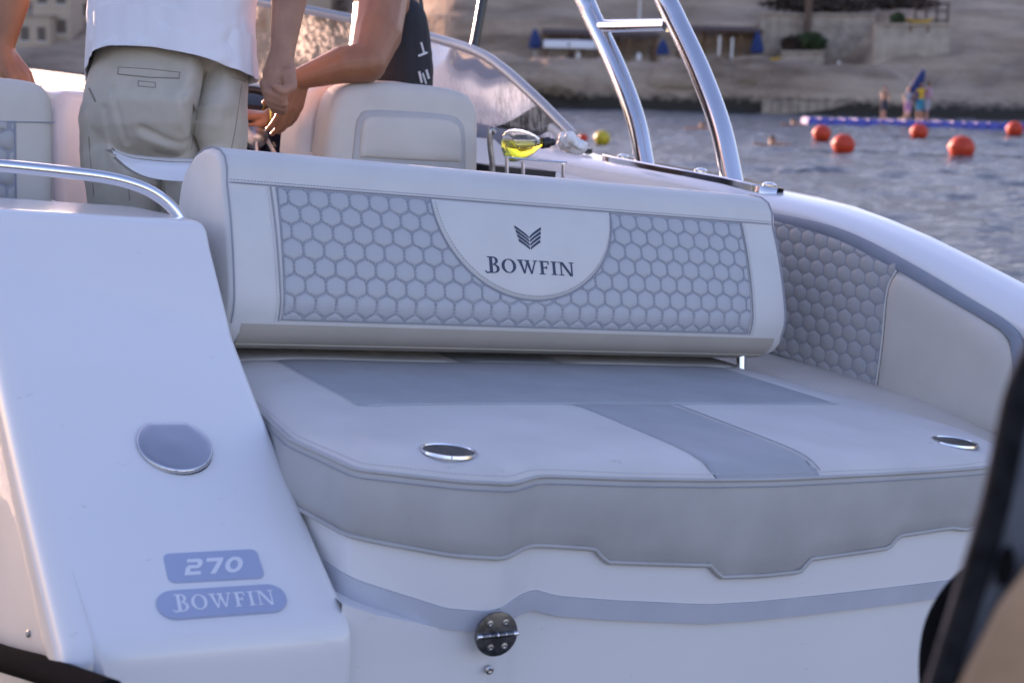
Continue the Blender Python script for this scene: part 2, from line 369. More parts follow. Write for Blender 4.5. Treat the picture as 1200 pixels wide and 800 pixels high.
def hexes(u0, u1, v0, v1, wd, rowp, apex, gap):
    L_ = rowp-apex; v = v0-rowp; r = 0; hw = wd/2-gap/2
    while v < v1+rowp:
        u = u0-wd+(wd/2 if r % 2 else 0)
        while u < u1+wd:
            yield [(u-hw, v-L_/2+gap*.2), (u, v-L_/2-apex+gap*.6), (u+hw, v-L_/2+gap*.2), (u+hw, v+L_/2-gap*.2), (u, v+L_/2+apex-gap*.6), (u-hw, v+L_/2-gap*.2)]
            u += wd
        v += rowp; r += 1
def remeshed(name, mb, voxel, material, parent=None, smooth_it=6, fold=None, dec=None):
    me = bpy.data.meshes.new('tmp'); me.from_pydata([tuple(v) for v in mb.v], [], mb.f)
    bm = bmesh.new(); bm.from_mesh(me); bmesh.ops.recalc_face_normals(bm, faces=bm.faces); bm.to_mesh(me); bm.free()
    o = bpy.data.objects.new('tmp', me); COL.objects.link(o)
    m = o.modifiers.new('r', 'REMESH'); m.mode = 'VOXEL'; m.voxel_size = voxel
    s = o.modifiers.new('s', 'SMOOTH'); s.factor = 0.5; s.iterations = smooth_it
    dg = bpy.context.evaluated_depsgraph_get(); me2 = bpy.data.meshes.new_from_object(o.evaluated_get(dg)); bpy.data.objects.remove(o); bpy.data.meshes.remove(me)
    me2.name = name; me2.materials.clear(); me2.materials.append(MAT[material])
    if fold:
        ns = [v.normal.copy() for v in me2.vertices]
        for v, n in zip(me2.vertices, ns): v.co = v.co+n*fold(v.co, n)
    me2.polygons.foreach_set('use_smooth', [True]*len(me2.polygons))
    o = bpy.data.objects.new(name, me2); COL.objects.link(o)
    if parent: o.parent = parent
    return o

# ================================================================== the setting: sea and hillside
def shore_y(x):
    t = min(1, max(0, (-3-x)/16)); t = t*t*(3-2*t)
    r = min(1, max(0, (x-12)/10)); r = r*r*(3-2*r)
    return 84+46*t-1.5*r+1.2*noise.noise(V((x*0.11, 3.1, 0)))
def smooth(a, b, x):
    t = min(1, max(0, (x-a)/(b-a))); return t*t*(3-2*t)
def ground_z(x, y):
    d = y-shore_y(x); n1 = noise.noise(V((x*0.16, y*0.16, 1.7))); n2 = noise.fractal(V((x*0.5, y*0.5, 4.2)), 0.9, 2.1, 4)
    left = 1-smooth(-22, -8, x); right = smooth(19.8, 22.8, x)
    # low rocky bank, a flat terrace, a retained second terrace, then the hill
    bank = 2.55*smooth(-0.3, 1.9+1.9*n1+.7*n2, d)+0.55*n2*smooth(0, 1, d)*(1-smooth(3, 4.5, d))
    mid = bank+2.75*smooth(11.8, 12.8, d)+7.0*smooth(15, 24, d)+max(0, d-24)*0.42
    slope = 0.7*smooth(-0.5, 1.5, d)+max(0, d-2.5)*(0.60+max(0, x-23)*.03)+0.6*n2*smooth(2, 5, d)
    slope = min(slope, 6.2+max(0, d-18)*0.42)
    far = 1.0*smooth(0, 3, d)+max(0, d-3)*0.28+0.4*n2
    z = mid*(1-right)+slope*right; z = z*(1-left)+far*left
    z += (0.7*n1*smooth(14, 22, d))+0.35*n2*smooth(14, 20, d)
    z = z if z < 10 else 10+3.0*(1-math.exp(-(z-10)/3.0))
    return z-0.8*(1-smooth(-3, 0, d))
def build_hill():
    xs = np.concatenate([np.arange(-130, -30, 2.0), np.arange(-30, 48, 0.45), np.arange(48, 110, 2.0)]); ys = np.concatenate([np.arange(78, 112, 0.4), np.arange(112, 150, 0.8), np.arange(150, 262, 4.0)])
    vs = [(x, y, ground_z(x, y)) for y in ys for x in xs]; n = len(xs)
    fs = [(j*n+i, j*n+i+1, (j+1)*n+i+1, (j+1)*n+i) for j in range(len(ys)-1) for i in range(n-1)]
    o = link('hillside', vs, fs, 'hillside', angle=80); o['kind'] = 'structure'
build_hill()
def build_sea():
    ar = np.arange
    xs = np.concatenate([ar(-400, -30, 12), ar(-30, -2, .4), ar(-2, 24, .1), ar(24, 40, .4), ar(40, 401, 12)]); ys = np.concatenate([ar(-300, 0, 12), ar(0, 5, .3), ar(5, 46, .095), ar(46, 86, .2), ar(86, 140, 1.0)])
    X, Y = np.meshgrid(xs, ys); Z = np.zeros_like(X); rs = np.random.RandomState(3)
    def swell(l, seed):                                          # slow drift between calmer and choppier patches
        r2 = np.random.RandomState(seed); q = 0
        for _ in range(5): an = r2.uniform(0, 6.28); q = q+np.sin(2*math.pi/l/r2.uniform(.6, 1.6)*(X*math.cos(an)+Y*math.sin(an))+r2.uniform(0, 6.28))
        return np.clip(.85+.22*q, .25, 1.7)
    m1, m2 = swell(7.0, 5), swell(3.2, 8)
    for k in range(34):
        lam = .20*1.10**k; an = rs.normal(-1.75, 0.8); a = 0.0074*lam*rs.uniform(.6, 1.25)*(.6 if lam > 1.1 else 1.05); ph = rs.uniform(0, 6.28)
        q = 2*math.pi/lam*(X*math.cos(an)+Y*math.sin(an))+ph
        Z += a*(np.sin(q)+0.28*np.sin(2*q+0.5))*(m1 if lam > .7 else m2)
    gx = np.abs(np.gradient(xs))[None, :]*np.ones_like(X); gy = np.abs(np.gradient(ys))[:, None]*np.ones_like(X); Z *= ((gx < 1) & (gy < 2))
    n = len(xs); m = len(ys); vs = np.stack([X, Y, Z], 2).reshape(-1, 3).astype(np.float32)
    I = (np.arange(m-1)[:, None]*n+np.arange(n-1)[None, :]).reshape(-1); q = np.stack([I, I+1, I+n+1, I+n], 1).astype(np.int32)
    me = bpy.data.meshes.new('sea'); me.vertices.add(len(vs)); me.vertices.foreach_set('co', vs.ravel()); me.loops.add(q.size); me.loops.foreach_set('vertex_index', q.ravel()); me.polygons.add(len(q))
    me.polygons.foreach_set('loop_start', np.arange(0, q.size, 4, dtype=np.int32)); me.update(calc_edges=True); me.polygons.foreach_set('use_smooth', np.ones(len(q), bool)); me.materials.append(MAT['sea'])
    o = bpy.data.objects.new('sea', me); COL.objects.link(o); o['kind'] = 'structure'
build_sea()

# ================================================================== the motorboat
boat = empty('motorboat', M=BOAT)
tag(boat, 'white motorboat seen from its stern with quilted backrest and large sunpad', 'boat')

# ---- lettering
def ringband(cx, cy, rx, ry, tx, ty, a0, a1, n=18):
    out = []
    for i in range(n):
        a, b = rad(a0+(a1-a0)*i/n), rad(a0+(a1-a0)*(i+1)/n)
        out.append([(cx+rx*math.cos(a), cy+ry*math.sin(a)), (cx+rx*math.cos(b), cy+ry*math.sin(b)), (cx+(rx-tx)*math.cos(b), cy+(ry-ty)*math.sin(b)), (cx+(rx-tx)*math.cos(a), cy+(ry-ty)*math.sin(a))])
    return out
def rc(a, b, c, d): return [[(a, b), (c, b), (c, d), (a, d)]]
GL = {
 'B': (0.78, rc(.16, -.08, .34, 1.12)+rc(.04, 1.05, .16, 1.12)+rc(.34, 1.05, .42, 1.12)+ringband(.38, .83, .30, .29, .15, .07, -90, 90)+ringband(.38, .25, .37, .33, .16, .07, -90, 90)+[[(-.10, -.02), (.0, -.12), (.16, -.08), (.16, .0)]]+rc(.34, -.08, .40, -.01)+[[(-.10, -.02), (-.14, .06), (-.09, .09), (-.03, .01)]]),
 'O': (0.92, ringband(.46, .5, .44, .52, .17, .06, 0, 360, 32)),
 'W': (1.22, [[(.06, .96), (.24, .96), (.44, 0), (.36, 0)], [(.36, 0), (.44, 0), (.66, .96), (.59, .96)], [(.51, .96), (.68, .96), (.88, 0), (.80, 0)], [(.80, 0), (.88, 0), (1.14, .96), (1.07, .96)]]+rc(-.02, .94, .34, 1)+rc(.42, .94, .74, 1)+rc(.98, .94, 1.24, 1)),
 'F': (0.66, rc(.12, .0, .28, 1)+rc(.28, .92, .62, 1)+rc(.57, .74, .63, .92)+rc(.28, .47, .5, .55)+rc(.46, .40, .51, .62)+rc(.02, 0, .12, .06)+rc(.28, 0, .38, .06)+rc(.02, .94, .12, 1)),
 'I': (0.40, rc(.12, 0, .28, 1)+rc(.02, 0, .12, .06)+rc(.28, 0, .38, .06)+rc(.02, .94, .12, 1)+rc(.28, .94, .38, 1)),
 'N': (0.98, rc(.12, 0, .19, .94)+[[(.10, 1), (.28, 1), (.88, -.04), (.72, -.04)]]+rc(.79, 0, .87, 1)+rc(.0, 0, .3, .06)+rc(-.02, .94, .10, 1)+rc(.68, .94, .98, 1)),
 '2': (0.86, rc(.02, .80, .62, 1)+[[(.62, 1), (.80, .86), (.80, .80), (.62, .80)]]+rc(.56, .60, .80, .80)+[[(.10, .60), (.80, .60), (.66, .40), (.10, .40)]]+rc(.02, .2, .26, .5)+rc(.02, 0, .80, .2)),
 '7': (0.84, rc(.0, .78, .82, 1)+[[(.30, 0), (.56, 0), (.82, .78), (.56, .78)]]),
 '0': (0.92, ringband(.45, .5, .44, .5, .24, .2, 0, 360, 32)),
}
def write(text, mapf, u0, u1, v0, ht, material, parent, shear=0.0, gap=0.10, th=0.0006):
    tot = sum(GL[c][0] for c in text)+gap*(len(text)-1); k = (u1-u0)/tot; x = 0
    for ch in text:
        wd, polys = GL[ch]; mb = MB()
        for i, p in enumerate(polys):
            hh = th+0.00007*(i % 5); n = len(p); q = [(u0+(x+a+shear*b)*k, v0+b*ht) for a, b in p]
            mb.add([mapf(a, b, hh) for a, b in q]+[mapf(a, b, -0.0006) for a, b in q], [tuple(range(n)), tuple(range(n, 2*n))[::-1]]+[(j, (j+1) % n, n+(j+1) % n, n+j) for j in range(n)])
        mb.build('letter', material, parent, smooth=False); x += wd+gap

def stitching(P, parent, material='thread_light', ln=.0042, gap=.0032, r=.00075):
    P = [V(p) for p in P]; L_ = [0]
    for a, b in zip(P, P[1:]): L_.append(L_[-1]+(b-a).length)
    def at(d):
        i = min(len(P)-2, max(0, int(np.searchsorted(L_, d))-1)); t = (d-L_[i])/max(1e-9, L_[i+1]-L_[i]); return P[i]+(P[i+1]-P[i])*t
    mb = MB(); d = 0
    while d+ln < L_[-1]: mb.tube([at(d), at(d+ln)], r, 4); d += ln+gap
    o = mb.build('stitching', material, parent, smooth=False); o['kind'] = 'stuff'
# ---- backrest of the sunpad
P0 = V((0, 0.825, 0.094)); EB = V((0, 0.110, 0.268)).normalized(); NB = V((0, -EB.z, EB.y))
def face(u, s, h):
    t = s/0.29; b = 0.012*(1-(2*t-1)**2) if 0 <= t <= 1 else 0.0
    if s < 0.055: b -= 0.020*(1-max(s, 0)/0.055)**2
    return P0+EB*s+NB*(b+h)+V((u, 0, 0))
front = [face(0, 0.29*i/14, -0.001) for i in range(15)]
sec = front+[V((0, y, z)) for y, z in ((.943, .392), (.963, .415), (.995, .426), (1.037, .428), (1.085, .421), (1.13, .405), (1.18, .370), (1.205, .335), (1.213, .29), (1.205, .15), (1.18, .05), (1.12, .018), (1.046, .010), (.95, .016), (.90, .028), (.868, .046), (.850, .066))]
cen = sum(sec, V())/len(sec)
QST = []
def backrest():
    mb = MB(); rings = []; r = 0.019
    ends = [(-.737+r*(1-math.cos(math.pi/2*i/6)), r*(1-math.sin(math.pi/2*i/6))) for i in range(7)]
    xs = ends+[(x, 0) for x in np.linspace(-.65, .65, 14)]+[(-x, d) for x, d in ends[::-1]]
    for x, ins in xs: rings.append([V((x, 0, 0))+cen+(p-cen)*(1-ins/max(0.06, (p-cen).length)) for p in sec])
    mb.loft(rings); b = mb.build('backrest', 'vinyl_white', boat, angle=60)
    un = [sec[0]]+sec[:-11:-1]
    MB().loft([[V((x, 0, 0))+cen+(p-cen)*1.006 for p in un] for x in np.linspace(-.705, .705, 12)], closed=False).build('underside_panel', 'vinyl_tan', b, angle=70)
    # quilted panel with its cells
    cu, ru, rs_, st = -0.016, 0.238, 0.222, 0.2885
    panel('quilt_panel', [(-.621, .006), (.615, .006), (.621, st), (-.621, st)], lambda u, s, h: face(u, s, h), lambda d: 0.0006, 'thread', b, sp=.03, rings=())
    for hx in hexes(-.62, .62, 0.0, .30, .0470, .0383, .0112, .0006):
        p = hx
        for a, c in (((-.619, st), (-.619, 0)), ((-.7, .007), (.7, .007)), ((.615, 0), (.619, st)), ((.7, st-.001), (-.7, st-.001))): p = clip(p, a, c) if p else p
        if len(p) < 3: continue
        mx, my = sum(q[0] for q in p)/len(p), sum(q[1] for q in p)/len(p)
        ins_ = [((q[0]-cu)/ru)**2+((q[1]-st)/rs_)**2 < 1 for q in p]
        if all(ins_): continue
        if any(ins_):
            an = math.atan2((my-st)/rs_, (mx-cu)/ru); ex, ey = cu+(ru+.003)*math.cos(an), st+(rs_+.003)*math.sin(an)
            tx, ty = -(ru)*math.sin(an), rs_*math.cos(an); p = clip(p, (ex+tx, ey+ty), (ex-tx, ey-ty))
            if len(p) < 3: continue
        if abs(area(p)) < 1.2e-4: continue
        kf = random.uniform(.82, 1.15); ql = [(q[0]+random.uniform(-.0004, .0004), q[1]+random.uniform(-.0004, .0004)) for q in p]
        panel('quilt_cell', ql, face, lambda d: -0.0004+0.0040*kf*(1-math.exp(-d/0.0036)), 'vinyl_quilt', b, sp=.013, rings=(.0022, .006), angle=75)
        QST.append([(mx+(q[0]-mx)*.90, my+(q[1]-my)*.90) for q in p])
    qs = MB()
    for p in QST:
        for a, c_ in zip(p, p[1:]+p[:1]):
            L_ = math.hypot(c_[0]-a[0], c_[1]-a[1]); m = int(L_/.0062)
            for k in range(m):
                t0, t1 = (k+.15)/m, (k+.72)/m; qs.tube([face(a[0]+(c_[0]-a[0])*t, a[1]+(c_[1]-a[1])*t, .0018) for t in (t0, t1)], .0006, 4)
    o = qs.build('stitching', 'thread_cell', b, smooth=False); o['kind'] = 'stuff'
    D_ = [(cu+ru*math.cos(rad(a)), st+rs_*math.sin(rad(a))) for a in range(180, 361, 6)]
    c = panel('centre_panel', D_, face, lambda d: 0.0005+0.0072*(1-math.exp(-d/0.004)), 'vinyl_white', b, sp=.03, rings=(.002, .006, .012), angle=75)
    sm = lambda P, n, r_=0.0016, m='thread': MB().tube(P, r_, 6).build(n, m, b)
    sm([face(u, .2915, .0005-.004*max(0, abs(u)-.718)/.01) for u in np.linspace(-.728, .728, 80)], 'seam')
    for u in (-.626, .621): sm([face(u-(.008 if u < 0 else -.004)*math.sin(3.0*s), s, .0012) for s in np.linspace(.005, .29, 16)], 'seam', .0018, 'piping')
    sm([face(cu+(ru+.0015)*math.cos(rad(a)), st+(rs_+.0015)*math.sin(rad(a)), .0008) for a in range(180, 361, 4)], 'seam', .0014)
    stitching([face(u, .2975, .0012) for u in np.linspace(-.72, .72, 60)], b, 'thread')
    stitching([face(cu+(ru-.006)*math.cos(rad(a)), st+(rs_-.006)*math.sin(rad(a)), .0078) for a in range(182, 359, 3)], b, 'thread')
    for u in (-.634, .629): stitching([face(u-(.008 if u < 0 else -.004)*math.sin(3.0*s), s, .0006) for s in np.linspace(.005, .285, 20)], b)
    for sg in (-1, 1):                                              # end-cap welt
        sm([cen+(p-cen)*1.003+V((sg*.727, 0, 0)) for p in sec[:24]], 'end_seam', .0018)
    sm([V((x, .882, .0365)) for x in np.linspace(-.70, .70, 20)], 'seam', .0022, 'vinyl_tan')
    write('BOWFIN', lambda u, s, h: face(u, s, .0082+h), -.137, .094, .1235, .0315, 'ink_navy', b)
    for sg in (-1, 1):                                              # winged emblem above the letters
        for k in range(4):
            mb = MB(); y0 = .180+.0088*k; uo = .0275+.0022*k; top = []; bot = []
            for i in range(7):
                t = i/6; uu = -.0185+sg*(.0012+uo*t); base = y0+.68*uo*(t**.85); top.append((uu, base+.0052+.0016*t)); bot.append((uu, base))
            vs = [face(a, c_, .0088) for a, c_ in bot+top]; mb.add(vs, [(i, i+1, 7+i+1, 7+i) for i in range(6)]); mb.build('emblem_feather', 'ink_navy', b)
    return b
backrest()
MB().tube([PX(868, 404, 0, .66)+V((0, 0, .02)), PX(870, 433, 0, .66)+V((0, 0, -.02))], .0125, 16).build('support_post', 'chrome', boat)

# ---- sunpad
half = [(0, -.016), (.136, -.008), (.30, .016), (.40, .040), (.445, .049), (.47, .046), (.525, .014), (.545, .008), (.622, .032), (.765, .120), (.795, .33), (.775, .48), (.75, .70), (.735, 1.13)]
def soften(P, n=3):                                        # straight runs with small rounded corners
    P = [V((a, b)) for a, b in P]; out = [P[0]]
    for a, b, c in zip(P, P[1:], P[2:]):
        d1 = min(.018, (b-a).length*.45); d2 = min(.018, (c-b).length*.45); p, q = b+(a-b).normalized()*d1, b+(c-b).normalized()*d2
        for k in range(n+1): t = k/n; out.append(p*(1-t)**2+b*2*t*(1-t)+q*t*t)
    return out+[P[-1]]
outl = soften(half)
halfr = [(0, -.016), (.13, -.012), (.30, -.004), (.45, .006), (.58, .020), (.66, .045), (.715, .08), (.755, .125), (.785, .21), (.793, .32), (.775, .48), (.75, .70), (.735, 1.13)]
outr = [V((p.x, p.y)) for p in catmull([V((x, y, 0)) for x, y in halfr], 4)]
OUT = [V((-p.x, p.y)) for p in outl[::-1]]+outr[1:]
OUTA = np.array([(p.x, p.y) for p in OUT]); OB = np.roll(OUTA, -1, 0)
def ptop(x, y, h):
    d = float(seg_dist(np.array([[x, y]]), OUTA[:-1], OUTA[1:])[0])
    return V((x, y, -.03*math.exp(-d/.034)-.004*math.exp(-((x)/.12)**2)*0+h+.004*noise.noise(V((x*3, y*3, .5)))))
ZB = [(0, -.213), (.093, -.212), (.116, -.189), (.322, -.181), (.345, -.158), (.44, -.154), (.50, -.152), (.545, -.159), (.62, -.157), (.72, -.149), (.80, -.140), (.9, -.138)]
def zb(x): return float(np.interp(abs(x), [a for a, _ in ZB], [b for _, b in ZB]))
def offs(P, d, i):
    a, b = P[max(0, i-1)], P[min(len(P)-1, i+1)]; t = (b-a).normalized(); return P[i]+V((t.y, -t.x))*d
CUP = (.600, .118)
def sunpad():
    mb = MB(); O2 = resample(OUT, .014, False)+[OUT[-1]]; rings = []
    for i in range(len(O2)):
        p = O2[i]; z1 = zb(p.x); row = []
        for t, o in ((0, 0), (.05, .004), (.15, .007), (.45, .009), (.75, .009), (.94, .007), (1, .002)):
            q = offs(O2, o, i); row.append(V((q.x, q.y, -.031+(z1+.031)*t+(0.0015*noise.noise(V((p.x*9, t*3, 1)))))))
        row.append(V((offs(O2, -.05, i).x, offs(O2, -.05, i).y, z1))); rings.append(row)
    mb.loft(rings, closed=False); b = mb.build('sunpad', 'vinyl_boxing', boat, angle=60)
    cups = [[(sx*CUP[0]+.046*math.cos(a), CUP[1]+.046*math.sin(a)) for a in np.linspace(0, 2*math.pi, 20, endpoint=False)] for sx in (-1, 1)]
    panel('pad_core', [tuple(p) for p in OUT], lambda x, y, h: ptop(x, y, -.0052), lambda d: 0, 'piping', b, sp=.06, rings=(), holes=cups)
    H = lambda d: -.0045+.0045*(1-math.exp(-d/.004)); kw = dict(sp=.045, rings=(.003, .008, .02, .04), angle=70)
    g = .0012; L_ = [tuple(p) for p in OUT if p.x < -.118-g and p.y < 0.93]
    left = [tuple(p) for p in OUT if p.x <= -.121 and p.y < .93]
    ylast = left[0]
    polyL = [(ylast[0], .915)]+left+[(-.121, -.0105), (-.121, .4705), (-.600, .4705), (-.600, .915)]
    panel('top_panel', polyL, ptop, H, 'vinyl_pad', b, holes=[cups[0]], **kw)
    right = [tuple(p) for p in OUT if p.x >= .121 and p.y < .93]; polyR = [(.121, .4705), (.121, -.0105)]+right+[(right[-1][0], .915), (.600, .915), (.600, .4705)]
    panel('top_panel', polyR, ptop, H, 'vinyl_pad', b, holes=[cups[1][::-1]], **kw)
    panel('stripe_panel', [(-.119, -.0115), (0, -.0155), (.119, -.0115), (.119, .4705), (-.119, .4705)], ptop, H, 'vinyl_grey', b, **kw)
    panel('band_panel', [(-.598, .4725), (.598, .4725), (.598, .915), (-.598, .915)], ptop, H, 'vinyl_grey', b, **kw)
    for sg in (-1, 1):
        q = [(sg*.73, .917), (sg*.73, 1.12), (sg*.142, 1.12), (sg*.142, .917)]; panel('back_panel', q if sg < 0 else q[::-1], ptop, H, 'vinyl_pad', b, **kw)
    panel('back_panel', [(-.14, .917), (.14, .917), (.14, 1.12), (-.14, 1.12)], ptop, H, 'vinyl_grey', b, **kw)
    pp = [V((p.x, p.y, -.030)) for p in O2]; MB().tube([V((offs(O2, .003, i).x, offs(O2, .003, i).y, -.0315)) for i in range(len(O2))], .0035, 8).build('piping', 'vinyl_boxing', b)
    MB().tube([V((offs(O2, .008, i).x, offs(O2, .008, i).y, zb(O2[i].x)+.002)) for i in range(len(O2))], .0042, 8).build('piping', 'vinyl_boxing', b)
    MB().tube([V((offs(O2, .009, i).x, offs(O2, .009, i).y, -.043)) for i in range(len(O2))], .0010, 6).build('seam', 'thread', b)
    stitching([ptop(offs(O2, -.008, i).x, offs(O2, -.008, i).y, .0006) for i in range(len(O2))], b)
    for x in (-.126, .126): stitching([ptop(x, y, .0008) for y in np.linspace(.0, .465, 40)], b)
    for sg in (-1, 1): stitching([ptop(sg*x, .4655, .0008) for x in np.linspace(.125, .595, 40)], b)
    stitching([ptop(-.606, y, .0008) for y in np.linspace(.475, .91, 40)], b)
    for x in (-.119-g/2, .119+g/2):
        MB().tube([ptop(x+(.006 if x > 0 else -.006), y, .0008) for y in np.linspace(0.0, .46, 24)], .0009, 5).build('seam', 'thread', b)
    for sx in (-1, 1):
        c = ptop(sx*CUP[0], CUP[1], 0); prof = [(.0455, -.002), (.0464, .0004), (.0480, .0002), (.0490, -.004), (.046, -.004), (.0455, -.075), (.001, -.078), (.001, -.0765), (.044, -.073), (.0445, -.002)]
        cu_ = MB().lathe(prof+[prof[0]], c, seg=32).build('cup_holder', 'chrome', b); MB().lathe([(.0434, -.0012), (.0434, -.070), (.0005, -.071), (.0005, -.0722), (.0440, -.0722), (.0440, -.0012)], c, seg=32).build('cup_liner', 'hinge_steel', cu_)
    return b
sunpad()

# ---- stern moulding below the pad
def stern():
    O2 = resample(OUT, .02, False)+[OUT[-1]]; O2 = [p for p in O2 if p.y < .75]; n = len(O2)
    def wall(z0, z1, off, name, m, steps=4, top=None, roundt=0.0, O2=O2, ins=.05):
        rings = []; n = len(O2)
        for i in range(n):
            row = []
            for k in range(steps+1):
                t = k/steps; zt = z0(O2[i].x) if callable(z0) else z0; zz = zt+((z1(O2[i].x) if callable(z1) else z1)-zt)*t
                q = offs(O2, off, i); row.append(V((q.x, q.y, zz)))
            q0 = offs(O2, off-ins, i); q1 = offs(O2, off-.05, i)
            rings.append([V((q0.x, q0.y, row[0].z+roundt))]+row+[V((q1.x, q1.y, row[-1].z))])
        return MB().loft(rings, closed=False).build(name, m, boat, angle=50)
    st = lambda x: float(np.interp(x, [0, .56, .66, .83], [-.262, -.262, -.25, -.19])) if x > 0 else float(np.interp(abs(x), [0, .1, .40, .44, .50, .56, .62, .74, .83], [-.262, -.262, -.243, -.232, -.242, -.250, -.247, -.219, -.186]))
    sb = lambda x: st(x)-.036
    wall(lambda x: zb(x)+.02, st, .001, 'stern_lip', 'gelcoat', 6, roundt=.01)
    wall(lambda x: st(x)-.0005, sb, .004, 'stern_stripe', 'stripe_blue', 2)
    low = [V((-.803, .042)), V((-.74, .040)), V((-.68, .036)), V((-.63, .029)), V((-.59, .018))]+[p for p in OUT if p.x > -.56 and p.y < .75]
    low = resample(low, .02, False)+[low[-1]]
    w_ = wall(lambda x: sb(x)-.001, -1.1, -.006, 'stern_wall', 'gelcoat', 8, O2=low, ins=.14)
    c = V((-.547, .012-.012, -.281)); nrm = V((-.10, -1, .02)).normalized(); u = V((1, -.10, .055)).normalized(); v = nrm.cross(u)*-1; v = (v if v.z > 0 else -v)
    c = c+nrm*.016
    h = MB().lathe([(.0375, -.004), (.0385, 0), (.0375, .003), (.030, .0042), (.001, .0045)], c, nrm, 40).build('hinge', 'hinge_steel', boat)
    MB().tube([c-u*.0365+nrm*.006, c+u*.0365+nrm*.006], .0042, 10).build('hinge_pin', 'chrome', h)
    for a in (-.022, -.008, .008, .022): MB().tube([c+u*(a-.006)+nrm*.0062, c+u*(a+.006)+nrm*.0062], .0052, 10).build('hinge_knuckle', 'hinge_steel', h)
    for a, b in ((-.014, .020), (.014, .020), (-.011, -.021), (.014, -.021)): MB().lathe([(.0062, 0), (.006, .0015), (.003, .0022), (.001, .0012)], c+u*a+v*b+nrm*.0042, nrm, 14).build('screw', 'steel_dull', h)
    MB().lathe([(.0075, -.004), (.0075, .002), (.004, .004), (.001, .003)], V((-.54, .01, -.352))+nrm*.004, nrm, 16).build('screw', 'steel_dull', boat)
stern()

# ---- port quarter (the big sloping white moulding on the left)
def quarter():
    def prof(X):
        t = (-X-.79)/.46                                      # 0 inner .. 1 outer
        by, bz = .66+.10*t, .095+.105*t
        P = [(1.30, .268), (1.0, .282), (.90, .285), (.868, .284), (.846, .272), (.829, .252)]
        P += [(.829+(by-.829)*k/5, .252+(bz-.252)*k/5) for k in range(1, 6)]
        ly, lz = .043-.055*t*0, -.250
        P += [(by+(ly-by)*k/10, bz+(lz-bz)*k/10 - .010*math.sin(math.pi*k/10)) for k in range(1, 11)]
        P += [(.028, -.262), (.018, -.285), (.012, -.35), (.0, -.6), (0.0, -1.1)]
        return catmull([V((X, y, z)) for y, z in P], 2)
    xs = [(-.79, .016), (-.7915, .009), (-.796, .004), (-.803, .001), (-.812, 0)]+[(x, 0) for x in np.linspace(-.85, -1.15, 9)]+[(-1.19, .0), (-1.215, .004), (-1.232, .012), (-1.243, .026), (-1.247, .045)]
    rings = []
    for x, d in xs: rings.append([p-V((0, -.0, 0))+V((0, d*.5, -d)) for p in prof(x)])
    body = MB().loft(rings, closed=False)
    # inner and outer cheeks
    inn = rings[0]; body.loft([inn, [V((-.786, p.y+.02, p.z-.02)) for p in inn], [V((-.786, max(p.y, .3), -1.1)) for p in inn]], closed=False)
    q = body.build('port_quarter', 'gelcoat', boat, angle=60)
    out = rings[-1]
    side = []
    for p in out: side.append([V((-1.247, p.y, p.z)), V((-1.249, p.y+.010, p.z-.02)), V((-1.243, p.y+.022, p.z-.045)), V((-1.232, p.y+.03, p.z-.062)), V((-1.228, p.y+.05, p.z-.10)), V((-1.226, p.y+.10, min(p.z-.2, -.32))), V((-1.222, p.y+.12, -.55)), V((-1.20, p.y+.12, -.80))])
    MB().loft(side[:-8], closed=False).build('quarter_side', 'gelcoat_cream', boat, angle=60)
    r0 = [PX(x, y, 0, -1.245) for x, y in ((-60, 748), (0, 770), (45, 783), (90, 800), (130, 815))]
    MB().tube(catmull(r0, 6), .022, 12).build('rub_rail', 'black_rubber', boat)
    b = PX(34, 742, 0, -1.228); MB().lathe([(.0065, 0), (.006, .003), (.003, .004), (.001, .002)], b, V((-1, -.1, .3)), 14).build('screw', 'steel_dull', boat)
    # filler cap and name plates lie on the slope
    nn = V((0, -.4956, .8686)); dv = V((0, .8686, .4956)); o0 = V((0, .043, -.2490))
    def slope(u, s, h):
        k = min(1, max(0, s/.60)); return o0+V((u, 0, 0))+dv*s+nn*(h-.010*math.sin(math.pi*k)*.98+.0015)
    c = slope(-.984, .392, .006); 
    flat = [(.0655*math.cos(a), min(.0655*math.sin(a), .056)) for a in np.linspace(0, 2*math.pi, 48, endpoint=False)]
    cp = panel('filler_cap', flat, plane_map(c+nn*.004, V((1, 0, 0)), dv), lambda d: .004-.004*math.exp(-d/.002)+.003*min(1, d/.06), 'cap_steel', boat, sp=.012, rings=(.001, .0025, .004), back=-.004)
    MB().lathe([(.064, -.014), (.0665, -.006), (.064, -.002), (.058, -.003)], c, nn, 40).build('cap_gasket', 'black_rubber', cp)
    def plate(name, u0, u1, s0, s1, r, sk, txt, tu0, tu1, ts, th, shear):
        pts = []
        for cx, cy, a0 in ((u1-r, s0+r, -90), (u1-r, s1-r, 0), (u0+r, s1-r, 90), (u0+r, s0+r, 180)):
            for k in range(7): a = rad(a0+90*k/6); pts.append((cx+r*math.cos(a)+sk*((cy+r*math.sin(a))-s0), cy+r*math.sin(a)))
        f = lambda u, s, h: slope(u+.028*(s-s0)*2.0, s, h)
        pl = panel(name, pts, f, rnd(.0012, .0035), 'plate_blue', boat, sp=.012, rings=(.0006, .0015), back=-.012)
        write(txt, lambda u, s, h: f(u, s, .0036+h), tu0, tu1, ts, th, 'plate_letter', pl, shear, gap=.12)
    plate('number_plate', -1.066, -.908, .088, .152, .012, .0, '270', -1.040, -.944, .102, .034, .34)
    plate('name_plate', -1.098, -.888, .014, .073, .0285, .0, 'BOWFIN', -1.072, -.910, .029, .030, 0.05)
quarter()
